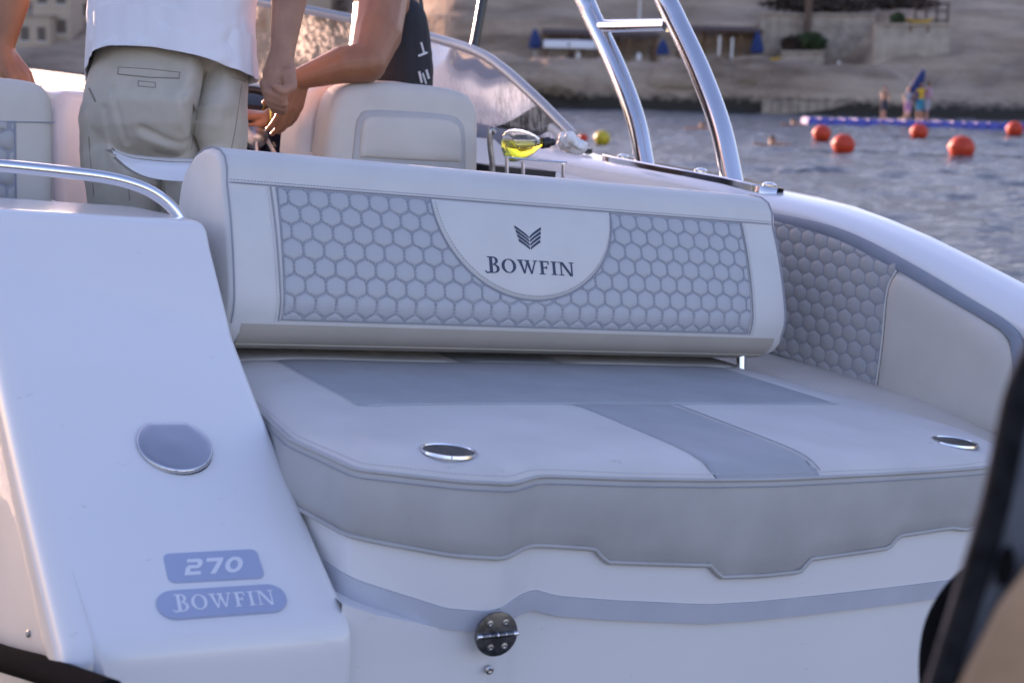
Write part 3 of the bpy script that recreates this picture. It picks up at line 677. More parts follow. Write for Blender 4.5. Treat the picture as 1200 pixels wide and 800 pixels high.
# hand rail on the port quarter
R_ = catmull([PX(-90, 186, 1, .98), PX(0, 194, 1, .98), PX(60, 200, 1, .98), PX(125, 208, 1, .98), PX(165, 219, 1, .98), PX(190, 233, 1, .98), PX(205, 247, 1, .975), PX(216, 264, 1, .97)], 6)
MB().tube(R_, .0125, 16).build('hand_rail', 'chrome', boat)
MB().lathe([(.030, 0), (.030, .003), (.020, .006), (.013, .010)], PX(212, 258, 1, .97)+V((.0, 0, -.006)), V((0, 0, 1)), 24).build('rail_foot', 'chrome', boat)

# ---- starboard side: gunwale, trim, upholstered side, ledge
SB_IN = [PX(x, y, 0, .95) for x, y in ((640, 192), (700, 200), (800, 217), (860, 232), (904.6, 247), (962, 259), (1009, 276), (1070, 308), (1137.5, 348.5), (1181, 375.5), (1196, 392), (1199, 430), (1199, 520))]
def starboard():
    # gunwale cap: inner edge from the photograph, rounded over to the outside
    ys = [2.75, 2.5, 2.3, 2.1, 1.9, 1.7, 1.5, 1.35, 1.2, 1.05, .9, .75, .6, .45, .33, .22, .10, .0, -.1]
    iy = [3.2, 2.6, 2.095, 1.63, 1.209, 1.006, .849, .655, .455, .335, .2, .0, -.1]; iz = [.43, .424, .416, .410, .383, .378, .358, .315, .260, .226, .19, .10, .05]
    oy = [3.2, 2.531, 2.385, 1.84, 1.499, 1.413, 1.222, 1.046, .821, .614, .435, .2, .0, -.1]; oz = [.50, .480, .461, .455, .449, .440, .434, .422, .391, .345, .303, .245, .18, .14]
    ztab = lambda y, a, b: float(np.interp(y, a[::-1], b[::-1]))
    rings = []
    for y in ys:
        zi, zo = ztab(y, iy, iz), ztab(y, oy, oz); zm = max(zo-.004, zi+.02)
        row = [V((1.02, y, zi-.10)), V((.962, y, zi-.03)), V((.952, y, zi-.006)), V((.952, y, zi+.006)), V((.962, y, zi+(zm-zi)*.38)), V((.985, y, zi+(zm-zi)*.70)), V((1.02, y, zi+(zm-zi)*.90)), V((1.06, y, zm)), V((1.10, y, zo)), V((1.135, y, zo-.010)), V((1.16, y, zo-.035)), V((1.175, y, zo-.08)), V((1.18, y, zo-.2)), V((1.18, y, -.6)), V((1.0, y, -1.3))]
        rings.append(row)
    MB().loft(rings, closed=False).build('gunwale', 'gelcoat', boat, angle=60)
    # blue-grey trim strip along the upholstery
    pm = lambda y, z, h: V((.955-h, y, z))
    up = [(862, 238), (904.6, 249), (962, 261), (1009, 278), (1070, 310), (1137.5, 350), (1181, 377), (1197, 398), (1200, 430), (1200, 530)]
    lo = [(862, 247), (908, 260), (960, 273), (989, 284), (1045, 313), (1104, 347), (1154, 375), (1178, 392), (1186, 418), (1186, 530)]
    q = lambda a, X: [(PX(x, y, 0, X).y, PX(x, y, 0, X).z) for x, y in a]
    sm = lambda L_, n=5: [(p.x, p.y) for p in catmull([V((a, b, 0)) for a, b in L_], n)]
    U_, Lw = sm(q(up, .95)), sm(q(lo, .95))
    panel('trim_strip', U_+Lw[::-1], lambda y, z, h: V((.953-h, y, z)), lambda d: .004+.003*(1-math.exp(-d/.003)), 'trim_blue', boat, sp=.02, rings=(.004,), back=-.01)
    # quilted and plain upholstery
    X = .94; top = q([(862, 246), (910, 259), (960, 274), (989, 285), (1047, 315)], X); div = q([(1047, 316), (1036, 342), (1030, 402), (1021, 468)], X); bot = q([(1021, 468), (989, 448), (921, 420), (850, 395)], X)
    pq = sm(top)+sm(div)[1:]+sm(bot)[1:]
    fm = lambda y, z, h: V((X+.012-h, y, z))
    b = panel('side_quilt', pq, fm, lambda d: .004, 'thread', boat, sp=.03, rings=(), back=-.012)
    pa = np.array(pq); ctr = pa.mean(0)
    y0, y1, z0, z1 = pa[:, 0].min(), pa[:, 0].max(), pa[:, 1].min(), pa[:, 1].max()
    for hx in hexes(y0, y1, z0, z1, .0520, .0370, .0110, .0008):
        p = hx; k = inside(np.array(p), pa)
        if not k.any() or np.mean(p, 0)[0] > 1.24: continue
        if not k.all():
            c_ = np.array([np.mean(p, 0)]); d_ = pa; e_ = np.roll(pa, -1, 0); t = np.clip(((c_-d_)*(e_-d_)).sum(1)/((e_-d_)**2).sum(1), 0, 1)
            qn = d_+t[:, None]*(e_-d_); i = int(((c_-qn)**2).sum(1).argmin()); s_ = 1 if area(pq) > 0 else -1
            a_, b_ = tuple(d_[i]), tuple(e_[i]); p = clip(p, a_, b_) if s_ > 0 else clip(p, b_, a_)
            if len(p) < 3 or abs(area(p)) < 2.0e-4: continue
        panel('quilt_cell', p, fm, lambda d: .003+.0055*(1-math.exp(-d/0.0055)), 'vinyl_quilt_warm', b, sp=.014, rings=(.003, .008), angle=80)
    pc = sm(q([(1049, 317), (1104, 349), (1152, 377), (1174, 394), (1183, 420), (1184, 470), (1184, 525)], X))+sm(q([(1184, 525), (1170, 512), (1065, 497), (1023, 471)], X))[1:]+sm(q([(1023, 471), (1032, 402), (1038, 342), (1049, 317)], X))[1:-1]
    s2 = panel('side_panel', pc, fm, lambda d: .002+.016*(1-math.exp(-d/.010)), 'vinyl_cream', boat, sp=.035, rings=(.003, .008, .016), back=-.012, angle=70)
    MB().tube([fm(a, b_, .008) for a, b_ in sm(q([(1049, 317), (1038, 342), (1032, 402), (1025, 455)], X))], .0028, 8).build('piping', 'vinyl_white', s2)
    # cushion ledge between pad and side
    rows = []
    for y in np.linspace(.06, 1.7, 20):
        dz = -.05*(1-smooth(.1, .62, y)); rows.append([V((.70, y, -.07+dz)), V((.775, y, -.028+dz)), V((.79, y, -.018+dz)), V((.83, y, -.010+dz)), V((.90, y, -.006+dz)), V((.945, y, -.004+dz)), V((.99, y, -.02+dz))])
    MB().loft(rows, closed=False).build('side_ledge', 'vinyl_cream', boat, angle=60)
    # inner coaming forward of the backrest
    rows = []
    for y in np.linspace(1.38, 3.2, 14):
        zi = ztab(y, iy, iz); rows.append([V((.956, y, zi+.004)), V((.93, y, zi-.012)), V((.90, y, zi-.05)), V((.885, y, zi-.20)), V((.885, y, -.6))])
    MB().loft(rows, closed=False).build('inner_coaming', 'gelcoat_cream', boat, angle=60)
starboard()

# ---- arch with its foot plate
def arch():
    A = catmull([PX(758, 192, 0, 1.03)+V((0, 0, -.02)), PX(745, 140, 0, 1.03), PX(722, 78, 0, 1.02), PX(695, 22, 0, 1.0), PX(682, -6, 0, .985), PX(640, -80, 0, .95), PX(585, -150, 0, .88)], 8)
    B_ = catmull([PX(861, 212, 0, 1.03)+V((0, 0, -.02)), PX(845, 152, 0, 1.03), PX(822, 88, 0, 1.02), PX(795, 30, 0, 1.0), PX(779, -2, 0, .985), PX(735, -80, 0, .95), PX(675, -150, 0, .88)], 8)
    a = MB().tube(A, .031, 24).build('arch_leg', 'chrome', boat); b = MB().tube(B_, .033, 24).build('arch_leg', 'chrome', boat)
    MB().tube([PX(698, 31, 0, 1.005), PX(782, 30, 0, 1.0)], .0205, 18).build('arch_crossbar', 'chrome', boat)
    rows = [(2.19, .010), (2.15, .034), (2.05, .042), (1.8, .046), (1.5, .046), (1.36, .044), (1.31, .036), (1.285, .012)]
    top = []; 
    for y, hw in rows:
        z = float(np.interp(y, [1.2, 1.5, 1.84, 2.3], [.434, .4505, .4565, .468])); top.append([V((1.035-hw, y, z-.02)), V((1.035-hw, y, z)), V((1.035-hw+.004, y, z+.004)), V((1.035+hw-.004, y, z+.004)), V((1.035+hw, y, z)), V((1.035+hw, y, z-.02))])
    f = MB().loft(top, closed=False).build('arch_foot_plate', 'chrome', boat)
    for y in (1.335, 1.66, 2.08):
        z = float(np.interp(y, [1.2, 1.5, 1.84, 2.3], [.434, .4505, .4565, .468])); MB().lathe([(.021, 0), (.021, .004), (.012, .010), (.001, .011)], V((1.035, y, z+.004)), V((0, 0, 1)), 20).build('bolt', 'chrome', f)
arch()

# ---- windscreen
def windscreen():
    top = [(2.44, 1.06, .512), (2.62, 1.06, .590), (2.746, 1.055, .644), (2.95, 1.05, .722), (3.14, 1.04, .778), (3.38, 1.01, .815), (3.62, .93, .848), (3.90, .74, .882), (4.08, .42, .905), (4.15, .10, .915)]
    T = catmull([V((x, y, z)) for y, x, z in top], 6)
    def base(p): k = min(1, max(0, (p.y-2.44)/1.6)); return V((p.x*(1.03), p.y+.10+.18*k, .493+.045*k))
    Tq = T
    for sg in (1, -1):
      T = Tq if sg > 0 else [V((-p.x, p.y, p.z)) for p in Tq if p.x > .5]
      gl = MB().loft([[p, (p+base(p))/2+V((0, .01, 0)), base(p)] for p in T], closed=False).build('windscreen', 'spray_glass', boat, angle=80)
      MB().tube([p+V((0, 0, .004)) for p in T], .019, 12).build('windscreen_frame', 'frame_grey', boat)
      bs = [base(p) for p in T]
      MB().loft([[b+V((0, -.03, .020)), b+V((0, .02, .020)), b+V((0, .03, -.03)), b+V((0, -.05, -.05))] for b in bs]).build('windscreen_sill', 'trim_blue', boat)
    MB().tube([PX(648, 150, 0, 1.06), PX(668, 166, 0, 1.05), PX(690, 178, 0, 1.05)], [.02, .017, .012], 12).build('frame_end', 'gelcoat_cream', boat)
    MB().box(PX(688, 177, 0, 1.05), (.012, .014, .008)).build('frame_stop', 'black_plastic', boat)
    # foredeck beyond the screen
    rows = [[V((s*hw, y, z0+.02*math.cos(s*1.5))) for s in np.linspace(-1, 1, 13)] for y, hw, z0 in ((2.44, 1.16, .44), (3.2, 1.15, .47), (4.2, 1.02, .49), (5.2, .72, .50), (5.9, .36, .50), (6.25, .04, .49))]
    o = MB().loft(rows[1:], closed=False).build('foredeck', 'gelcoat', boat)
    for s in (-1, 1):
        hull = [[V((s*hw, y, z)), V((s*hw*1.01, y, z-.15)), V((s*hw*.95, y, -.6)), V((s*hw*.4, y, -1.5))] for y, hw, z in ((-.05, 1.20, -.30), (.5, 1.22, .0), (1.2, 1.225, .22), (2.4, 1.2, .43), (3.2, 1.15, .47), (4.2, 1.02, .49), (5.2, .72, .50), (5.9, .36, .50), (6.25, .04, .49))]
        MB().loft(hull, closed=False).build('hull_side', 'gelcoat', boat)
    MB().box(V((0, 2.4, -.62)), (1.1, 1.4, .02)).build('cockpit_floor', 'gelcoat_cream', boat)
    # mooring pole on the foredeck, dark with a bright edge
    MB().tube([PD(546, 150, 6.6), PD(553, 70, 6.6), PD(566, 0, 6.6), PD(575, -60, 6.6)], .020, 12).build('deck_pole', 'mast_black', boat)
windscreen()

# ---- dashboard and cockpit furniture
def furniture():
    d = empty('dashboard'); d.parent = boat; d.matrix_parent_inverse = Matrix.Identity(4); d.matrix_local = Matrix.Identity(4)
    rows = [[V((x, 2.74, -.6)), V((x, 2.72, .30)), V((x, 2.76, .50)), V((x, 2.84, .555)), V((x, 3.0, .575)), V((x, 3.3, .55)), V((x, 3.5, .50))] for x in np.linspace(-.24, .62, 9)]
    MB().loft(rows, closed=False).build('dash_body', 'black_plastic', d)
    o = PX(338, 163, 1, 2.68); pl = plane_map(o, (1, 0, 0), (0, .25, 1))
    panel('dash_screen', [(-.07, -.05), (.07, -.05), (.07, .05), (-.07, .05)], pl, rnd(.006, .014), 'dark_glass', d, sp=.02, rings=(.002, .005), back=-.03)
    MB().tube([PX(318, 150, 1, 2.6)+V((0, .1, -.03)), PX(308, 155, 1, 2.5), PX(322, 180, 1, 2.42), PX(326, 200, 1, 2.38)], .006, 8).build('throttle_stick', 'gelcoat_cream', d)
    # wheel
    wc = PX(300, 158, 1, 2.42); ax = V((0, -.9, .43)).normalized(); a = V((1, 0, 0)); b = ax.cross(a)
    MB().tube([wc+(a*math.cos(t)+b*math.sin(t))*.15 for t in np.linspace(0, 2*math.pi, 40, endpoint=False)], .012, 10, closed=True).build('steering_wheel', 'black_plastic', d)
    MB().lathe([(.04, -.02), (.04, .0), (.02, .012), (.001, .014)], wc, ax, 20).build('wheel_hub', 'steel_dull', d)
    for k in range(3): t = 2*math.pi*k/3+.5; MB().tube([wc, wc+(a*math.cos(t)+b*math.sin(t))*.148], .009, 8).build('wheel_spoke', 'steel_dull', d)
    # helm seat, its back towards us
    def pix(L_, y): return [((PX(px, py, 1, y)).x, (PX(px, py, 1, y)).z) for px, py in L_]
    sm = lambda L_, n=5, c=True: [(p.x, p.y) for p in catmull([V((a_, b_, 0)) for a_, b_ in L_], n, c)]
    ys = 1.90
    def sf(x, z, h): return V((x, ys-h+(z-.3)*.14, z))
    def group(name):
        e = empty(name); e.parent = boat; e.matrix_parent_inverse = Matrix.Identity(4); e.matrix_local = Matrix.Identity(4); return e
    hs = group('helm_seat')
    shell = pix([(370, 240), (374, 195), (382, 145), (392, 115), (408, 101), (440, 96), (490, 99), (530, 104), (551, 112), (560, 130), (559, 160), (556, 200), (552, 245)], ys)
    shell = sm(shell[:-1], 4, False)+[shell[-1]]
    panel('seat_shell', shell[::-1], sf, rnd(.035, .05), 'vinyl_cream', hs, sp=.04, rings=(.004, .012, .022, .035), back=-.05, angle=60)
    rim = sm(pix([(404, 200), (412, 150), (417, 136), (428, 129), (470, 130), (520, 134), (535, 141), (540, 156), (538, 205)], ys)[::-1], 4, False)
    panel('back_recess', rim, sf, lambda d_: .052+.006*(1-math.exp(-d_/.006)), 'vinyl_boxing', hs, sp=.03, rings=(.004, .01), back=.03, angle=60)
    inn = sm(pix([(414, 182), (418, 150), (424, 139), (436, 136), (470, 137), (516, 140), (530, 146), (534, 158), (533, 186), (528, 188), (470, 186), (420, 183)], ys)[::-1], 4)
    panel('back_pocket', inn, sf, lambda d_: .0595+.008*(1-math.exp(-d_/.008)), 'vinyl_cream', hs, sp=.03, rings=(.004, .01), back=.04, angle=60)
    fr = sm(pix([(352, 230), (355, 180), (362, 140), (372, 115), (385, 104), (420, 100), (520, 110), (540, 230)], 1.95), 5, False)
    panel('seat_bolster', fr[::-1], lambda x, z, h: V((x, 2.02-h+(z-.3)*.14, z)), rnd(.04, .05), 'vinyl_white', hs, sp=.04, rings=(.005, .015, .04), back=-.09, angle=60)
    panel('seat_cushion', [(-.16, 1.98), (.42, 1.98), (.42, 2.5), (-.16, 2.5)], lambda x, y, h: V((x, y, .18+h)), rnd(.05, .12), 'vinyl_white', hs, sp=.06, rings=(.006, .02, .05), back=-.05, angle=60)
    MB().lathe([(.2, 0), (.2, .02), (.06, .05), (.06, .78)], V((.13, 2.2, -.6)), V((0, 0, 1)), 24).build('seat_pedestal', 'steel_dull', hs)
    # arm rest that peeps out at the seat's left foot
    MB().ball(PX(362, 186, 1, 2.05), (.05, .16, .03), 16, 10).build('arm_rest', 'vinyl_white', hs)
    # port seat with a quilted inset
    ps = group('port_seat'); y2 = 1.95
    def pf(x, z, h): return V((x, y2-h+(z-.2)*.12, z))
    sh = sm(pix([(-120, 300), (-120, 110), (-100, 96), (-40, 92), (20, 94), (45, 99), (57, 110), (62, 130), (61, 180), (58, 245), (56, 300)], y2), 4, False)
    panel('seat_shell', sh[::-1], pf, rnd(.03, .05), 'vinyl_cream', ps, sp=.04, rings=(.004, .012, .03), back=-.09, angle=60)
    qz = pix([(-100, 141), (14, 141), (12, 300), (-100, 300)], y2)
    qp = panel('quilt_panel', qz[::-1], pf, lambda d_: .052, 'thread', ps, sp=.04, rings=(), back=.04)
    xs_ = [a_ for a_, _ in qz]; zs_ = [b_ for _, b_ in qz]
    for hx in hexes(min(xs_), max(xs_), min(zs_), max(zs_), .055, .044, .013, .003):
        p = hx
        for i in range(4): 
            e0, e1 = qz[::-1][i], qz[::-1][(i+1) % 4]
            p = clip(p, e0, e1) if len(p) > 2 else p
        if len(p) < 3 or abs(area(p)) < 2e-4 or np.mean([q[0] for q in p]) < -1.01: continue
        panel('quilt_cell', p, pf, lambda d_: .050+.009*(1-math.exp(-d_/.006)), 'vinyl_quilt_warm', qp, sp=.016, rings=(.003, .008), angle=80)
    MB().tube([pf(a_, b_, .051) for a_, b_ in pix([(-100, 140), (61, 143)], y2)], .002, 6).build('seam', 'thread', ps)
    MB().tube([pf(a_, b_, .051) for a_, b_ in pix([(15, 141), (13, 300)], y2)], .002, 6).build('seam', 'thread', ps)
    MB().box(V((-.98, 2.3, -.2)), (.2, .26, .40)).build('seat_base', 'gelcoat_cream', ps)
    # white console between the seats
    cs = pix([(60, 320), (64, 150), (70, 112), (78, 107), (108, 108), (125, 112), (128, 320)], 2.5)
    panel('console', cs[::-1], lambda x, z, h: V((x, 2.5-h+(z-.2)*.2, z)), rnd(.03, .04), 'gelcoat', boat, sp=.05, rings=(.004, .012, .03), back=-.25, angle=60)
    # curved white shell of the aft bench behind the backrest
    tp = [(133, 177), (142, 181), (158, 187), (180, 190), (205, 192), (235, 193), (300, 200)]
    bt = [(136, 184), (150, 196), (166, 205), (185, 210), (206, 212), (235, 213), (300, 218)]
    Pt = catmull([PX(x, y, 1, 1.50+.0009*(x-133)*0) for x, y in tp], 5); Pb = catmull([PX(x, y, 1, 1.46) for x, y in bt], 5)
    rows = []
    for a_, b_ in zip(Pt, Pb): rows.append([a_+V((0, .075, -.004)), a_+V((0, .03, .002)), a_+V((0, .008, 0)), a_+V((0, -.004, -.008)), a_*.5+b_*.5+V((0, -.01, 0)), b_, b_+V((0, .03, -.003)), b_+V((0, .075, .004))])
    MB().loft(rows, closed=False).build('bench_shell', 'gelcoat', boat, angle=60)
    rows = []
    for a_ in Pt[4:]: rows.append([a_+V((.0, .035, .003)), a_+V((0, .042, .008)), a_+V((0, .066, .009)), a_+V((0, .074, .0))])
    MB().loft(rows, closed=False).build('bench_cushion', 'vinyl_cream', boat, angle=60)
    # folding grab lever and wire rack near the starboard side
    MB().tube(catmull([PX(577, 225, 1, 1.7), PX(577, 195, 1, 1.7), PX(574, 168, 1, 1.7), PX(575, 152, 1, 1.7), PX(579, 156, 1, 1.7)], 5), [.008]*16+[.0095]*5, 10).build('grab_lever', 'steel_dull', boat)
    rk = group('wire_rack'); y3 = 1.70
    for x, yt, yb in ((594, 183, 225), (613, 190, 225), (660, 192, 225)): MB().tube([PX(x, yb, 1, y3), PX(x, yt, 1, y3)], .0055, 10).build('rack_post', 'chrome', rk)
    MB().tube(catmull([PX(592, 184, 1, y3), PX(620, 187, 1, y3), PX(664, 190, 1, y3)], 4), .0028, 8).build('rack_rail', 'chrome', rk)
    MB().tube(catmull([PX(592, 184, 1, y3+.09), PX(620, 187, 1, y3+.09), PX(664, 190, 1, y3+.09)], 4), .0028, 8).build('rack_rail', 'chrome', rk)
    # dark locker recess and white shelf under the rack
    MB().box(PX(600, 205, 1, 2.0)+V((0, .0, -.03)), (.12, .06, .055)).build('locker_recess', 'black_plastic', boat)
    rows = [[V((x, 1.95, -.3)), V((x, 1.93, .36)), V((x, 1.97, .385)), V((x, 2.5, .40)), V((x, 2.7, .47))] for x in np.linspace(.60, .90, 6)]
    MB().loft(rows, closed=False).build('side_console', 'gelcoat_cream', boat)
furniture()

# ================================================================== people aboard
def hand(mb, wrist, d, pn, side, curl=(.3, .4, .3), s=1.0, spread=0.06, thumb_in=0.5, thumb_len=1.0):
    d = V(d).normalized(); pn = V(pn); pn = (pn-d*pn.dot(d)).normalized(); lat = d.cross(pn)*side; W = V(wrist)
    for i in range(4):
        off = (i-1.5)*.0215*s; kn = W+d*(.092-.004*abs(i-1.2)**1.5)*s+lat*-off+pn*(-.004*(1.5-abs(i-1.5)))*s
        mb.capsule(W+lat*-off*.55+d*.008*s, .0175*s, kn, .0125*s, 10)
        L_ = [(.046, .028, .022), (.050, .031, .023), (.046, .029, .022), (.036, .023, .020)][i]; p = kn; dd = (d+lat*-off*spread*20).normalized(); a = 0
        for j in range(3):
            a = curl[j]*(1+.10*(i-1)); q = dd.copy(); dd = (q*math.cos(a)+pn*math.sin(a)).normalized(); pn2 = (pn*math.cos(a)-q*math.sin(a)); e = p+dd*L_[j]*s
            mb.capsule(p, (.0108-.0011*j)*s, e, (.0100-.0012*j)*s, 10); p = e; pn_old = pn; pn = pn2
        pn = V(pn_old) if False else (V(wrist)*0+HANDPN[0])
    b = W+d*.022*s+lat*.024*s+pn*.008*s; k = W+d*.052*s+lat*(.043-.020*thumb_in)*s+pn*(.016+.018*thumb_in)*s
    mb.capsule(b, .017*s, k, .0125*s, 10); t1 = k+(d*.75-lat*.75*thumb_in+lat*.25*(1-thumb_in)+pn*.25).normalized()*.036*s*thumb_len; mb.capsule(k, .0118*s, t1, .0105*s, 10)
    t2 = t1+(d*.5-lat*.95*thumb_in+pn*.15).normalized()*.026*s*thumb_len; mb.capsule(t1, .0105*s, t2, .0085*s, 10)
HANDPN = [None]
def make_hand(mb, wrist, d, pn, side, **k):
    dd = V(d).normalized(); HANDPN[0] = (V(pn)-dd*V(pn).dot(dd)).normalized(); hand(mb, wrist, d, pn, side, **k)
def head(mb, c, up, fwd, s=1.0):
    c = V(c); up = V(up).normalized(); fwd = V(fwd); fwd = (fwd-up*fwd.dot(up)).normalized(); lat = up.cross(fwd)
    M = Matrix((lat, fwd, up)).transposed()
    mb.ball(c+up*.02*s, (.075*s, .092*s, .10*s), 20, 14, M); mb.ball(c-up*.045*s+fwd*.025*s, (.058*s, .066*s, .07*s), 16, 10, M)
    mb.ball(c+fwd*.098*s-up*.012*s, (.012*s, .018*s, .024*s), 10, 8, M)
    for sg in (-1, 1): mb.ball(c+lat*sg*.078*s-up*.005*s, (.010*s, .020*s, .030*s), 10, 8, M)
def hair_cap(name, c, up, fwd, parent, s=1.0, material='hair'):
    c = V(c); up = V(up).normalized(); fwd = V(fwd); fwd = (fwd-up*fwd.dot(up)).normalized(); lat = up.cross(fwd); M = Matrix((lat, fwd, up)).transposed()
    mb = MB(); mb.ball(c+up*.034*s-fwd*.016*s, (.081*s, .092*s, .094*s), 20, 14, M)
    return remeshed(name, mb, .008*s, material, parent, 3, fold=lambda p, n: .004*noise.noise(p*60))

def figure(label, base, mbody, skin, group='people aboard the boat', voxel=.0042):
    e = empty('person', M=BOAT @ Matrix.Translation(base)); tag(e, label, 'person', group)
    sh = MB(); sh.v = [v-V(base) for v in mbody.v]; sh.f = mbody.f
    remeshed('body', sh, voxel, skin, e, 2); return e
def shifted(mb, base):
    s = MB(); s.v = [v-V(base) for v in mb.v]; s.f = mb.f; return s

UPB = (UB+FB*0.15).normalized()
def stroke(bvh, base, pix, r, name, material, parent, off=.0006, D0=3.0, n=5):
    P = []
    for i in range(len(pix)-1):
        for k in range(n): P.append((pix[i][0]+(pix[i+1][0]-pix[i][0])*k/n, pix[i][1]+(pix[i+1][1]-pix[i][1])*k/n))
    P.append(pix[-1]); hits = []
    for px, py in P:
        d = rayb(px, py).normalized(); h = bvh.ray_cast(CB-V(base), d)
        if h[0] is not None: hits.append(h[0]+h[1]*off)
    if len(hits) > 1: MB().tube(hits, r, 6).build(name, material, parent)
def bvh_of(o): return BVHTree.FromPolygons([v.co.copy() for v in o.data.vertices], [tuple(p.vertices) for p in o.data.polygons])

def person_standing():
    D = 4.05; P = lambda x, y, k=0.0: PD(x, y, D+k)
    base = P(195, 590)
    b = MB()
    b.capsule(P(200, 120, .04), .09, P(204, 10, .02), .14).capsule(P(204, 10, .02), .15, P(206, -90, .02), .16).capsule(P(150, -140, .02), .085, P(265, -140, .02), .085).capsule(P(207, -150, .03), .06, P(207, -215, .05), .056)
    hc = P(207, -255, .08); head(b, hc, UPB, FB)
    # right arm hangs free, hand closed
    b.capsule(P(303, -140), .065, P(348, -48, -.03), .047).capsule(P(348, -48, -.03), .05, P(338, 5, -.03), .046).capsule(P(338, 5, -.03), .0455, P(331, 62, -.05), .032).capsule(P(331, 62, -.05), .033, P(328, 80, -.06), .033)
    K = D/FPX                                                     # closed fist: back of the hand, curled fingers, thumb across
    for (x0, y0, r0, k0), (x1, y1, r1, k1) in (((329, 66, 14.5, -.05), (325, 88, 17.5, -.06)), ((325, 88, 17.5, -.06), (323, 101, 15, -.065)), ((333, 76, 13, -.055), (338, 98, 10.5, -.075)),
        ((310, 98, 6.2, -.07), (313, 107, 6.2, -.095)), ((313, 107, 6.0, -.095), (331, 114, 5.6, -.115)), ((312, 106, 6.0, -.065), (315, 115, 6.0, -.09)), ((315, 115, 5.9, -.09), (333, 121, 5.4, -.105)),
        ((315, 113, 5.8, -.06), (318, 122, 5.8, -.08)), ((318, 122, 5.6, -.08), (333, 127, 5.0, -.09)), ((319, 120, 5.2, -.05), (322, 128, 5.2, -.065)), ((322, 128, 5.0, -.065), (332, 131, 4.4, -.07)),
        ((338, 88, 9.5, -.085), (341, 101, 7.4, -.105)), ((341, 101, 6.6, -.108), (332, 107, 5.8, -.125)), ((332, 107, 5.7, -.125), (322, 101, 4.8, -.125))):
        b.capsule(P(x0, y0, k0), r0*K, P(x1, y1, k1), r1*K, 12)
    # left arm bent in front of the body
    b.capsule(P(113, -140), .065, P(112, -48, .06), .046).capsule(P(112, -48, .06), .045, P(170, 10, .26), .032); make_hand(b, P(172, 12, .265), RB*.9-UB*.3+FB*.2, -UB, -1, curl=(.4, .5, .4))
    for x0, x1, x2 in ((155, 155, 150), (243, 238, 236)):
        b.capsule(P(x0, 150, .03), .072, P(x1, 345, .0), .062).capsule(P(x1, 345), .062, P(x2, 560, .03), .042).capsule(P(x2, 575, .03), .042, P(x2-4, 585, .16)-V((0, 0, .02)), .035)
    e = figure('person in white shirt and khaki trousers standing with one fist hanging down', base, b, 'skin')
    hair_cap('hair', hc-base, UPB, FB, e)
    # trousers
    t = MB(); N = 28
    def ring(cx, py, a, dep, k=0.0): return [PD(cx, py, D+k)+RB*(a*math.cos(2*math.pi*i/N))*D/FPX+FB*(dep*math.sin(2*math.pi*i/N)) for i in range(N)]
    t.loft([ring(*r) for r in ((200, 45, 84, .130, .02), (199, 80, 91, .150, .02), (197, 105, 95, .160, .01), (196, 130, 96, .175, .0), (195, 155, 93, .170, .0), (195, 178, 86, .150, .01), (195, 192, 78, .12, .02))])
    for L_ in (((146, 140, .112), (146, 190, .108), (150, 260, .098), (153, 345, .088), (150, 450, .082), (150, 560, .078)), ((245, 140, .104), (240, 190, .100), (234, 260, .092), (236, 345, .086), (236, 450, .080), (236, 560, .078))):
        for (x0, y0, r0), (x1, y1, r1) in zip(L_, L_[1:]): t.capsule(P(x0, y0, -.01 if y0 < 200 else .01), r0, P(x1, y1, .01), r1, 18)
    seam = [(P(x, y, -.165)-base) for x, y in ((243, 70), (240, 95), (234, 125), (229, 150), (222, 180), (219, 200))]
    crease = [[(P(x, y, -.16)-base) for x, y in L_] for L_ in (((222, 172), (205, 178), (180, 178)), ((220, 150), (212, 118), (225, 98)), ((130, 100), (137, 130), (146, 165)), ((120, 125), (126, 165), (140, 195)), ((218, 166), (190, 160), (165, 150)), ((215, 185), (190, 196), (160, 205)))]
    def dline(p, L_, wd):
        best = 9
        for a, c in zip(L_, L_[1:]):
            ab = c-a; ap = p-a; ap = ap-FB*ap.dot(FB); ab = ab-FB*ab.dot(FB); tt = min(1, max(0, ap.dot(ab)/ab.length_squared)); best = min(best, (ap-ab*tt).length)
        return math.exp(-(best/wd)**2)
    def fold(p, n):
        f = .008*noise.noise(V((p.x*6, p.y*6, p.z*5)))+.0045*(1-2*abs(noise.noise(V((p.x*8+p.z*5, p.y*8, p.z*9-p.x*6)))))+.0018*noise.noise(V((p.x*26+3, p.y*26, p.z*34)))
        back = max(0, -n.dot(FB))
        f -= .050*back*dline(p, seam, .026)+.030*dline(p, seam, .009); f += .018*back*dline(p+RB*.045, seam, .035)
        for i, c in enumerate(crease): f += back*((-.009)*dline(p, c, .008)+.007*dline(p+V((0, 0, .016)), c, .012))
        return f
    tr = remeshed('trousers', shifted(t, base), .006, 'cargo_khaki', e, 4, fold=fold)
    bv = bvh_of(tr)
    for L_, r in (([(139, 79), (175, 81), (211, 85)], .0009), ([(138, 87), (175, 91), (210, 92)], .0016), ([(139, 79), (138, 87)], .0012), ([(211, 85), (210, 92)], .0012), ([(162, 95), (182, 97), (182, 103), (162, 101), (162, 95)], .0010), ([(272, 91), (292, 97)], .0010), ([(105, 104), (112, 119)], .0028), ([(104, 160), (110, 230)], .0011), ([(283, 100), (276, 150), (270, 180)], .0010), ([(242, 84), (239, 100), (232, 130), (224, 175)], .0009), ([(130, 208), (150, 212), (152, 235)], .001)):
        stroke(bv, base, L_, r, 'pocket_stitching', 'stitch_dark', tr)
    # loose shirt
    rows = [(-205, 207, 26, .06), (-190, 207, 48, .09), (-170, 206, 86, .11), (-140, 206, 104, .135), (-100, 206, 104, .155), (-50, 205, 99, .16), (0, 204, 95, .165), (30, 203, 95, .17), (60, 201, 97, .175), (100, 199, 99.5, .178)]
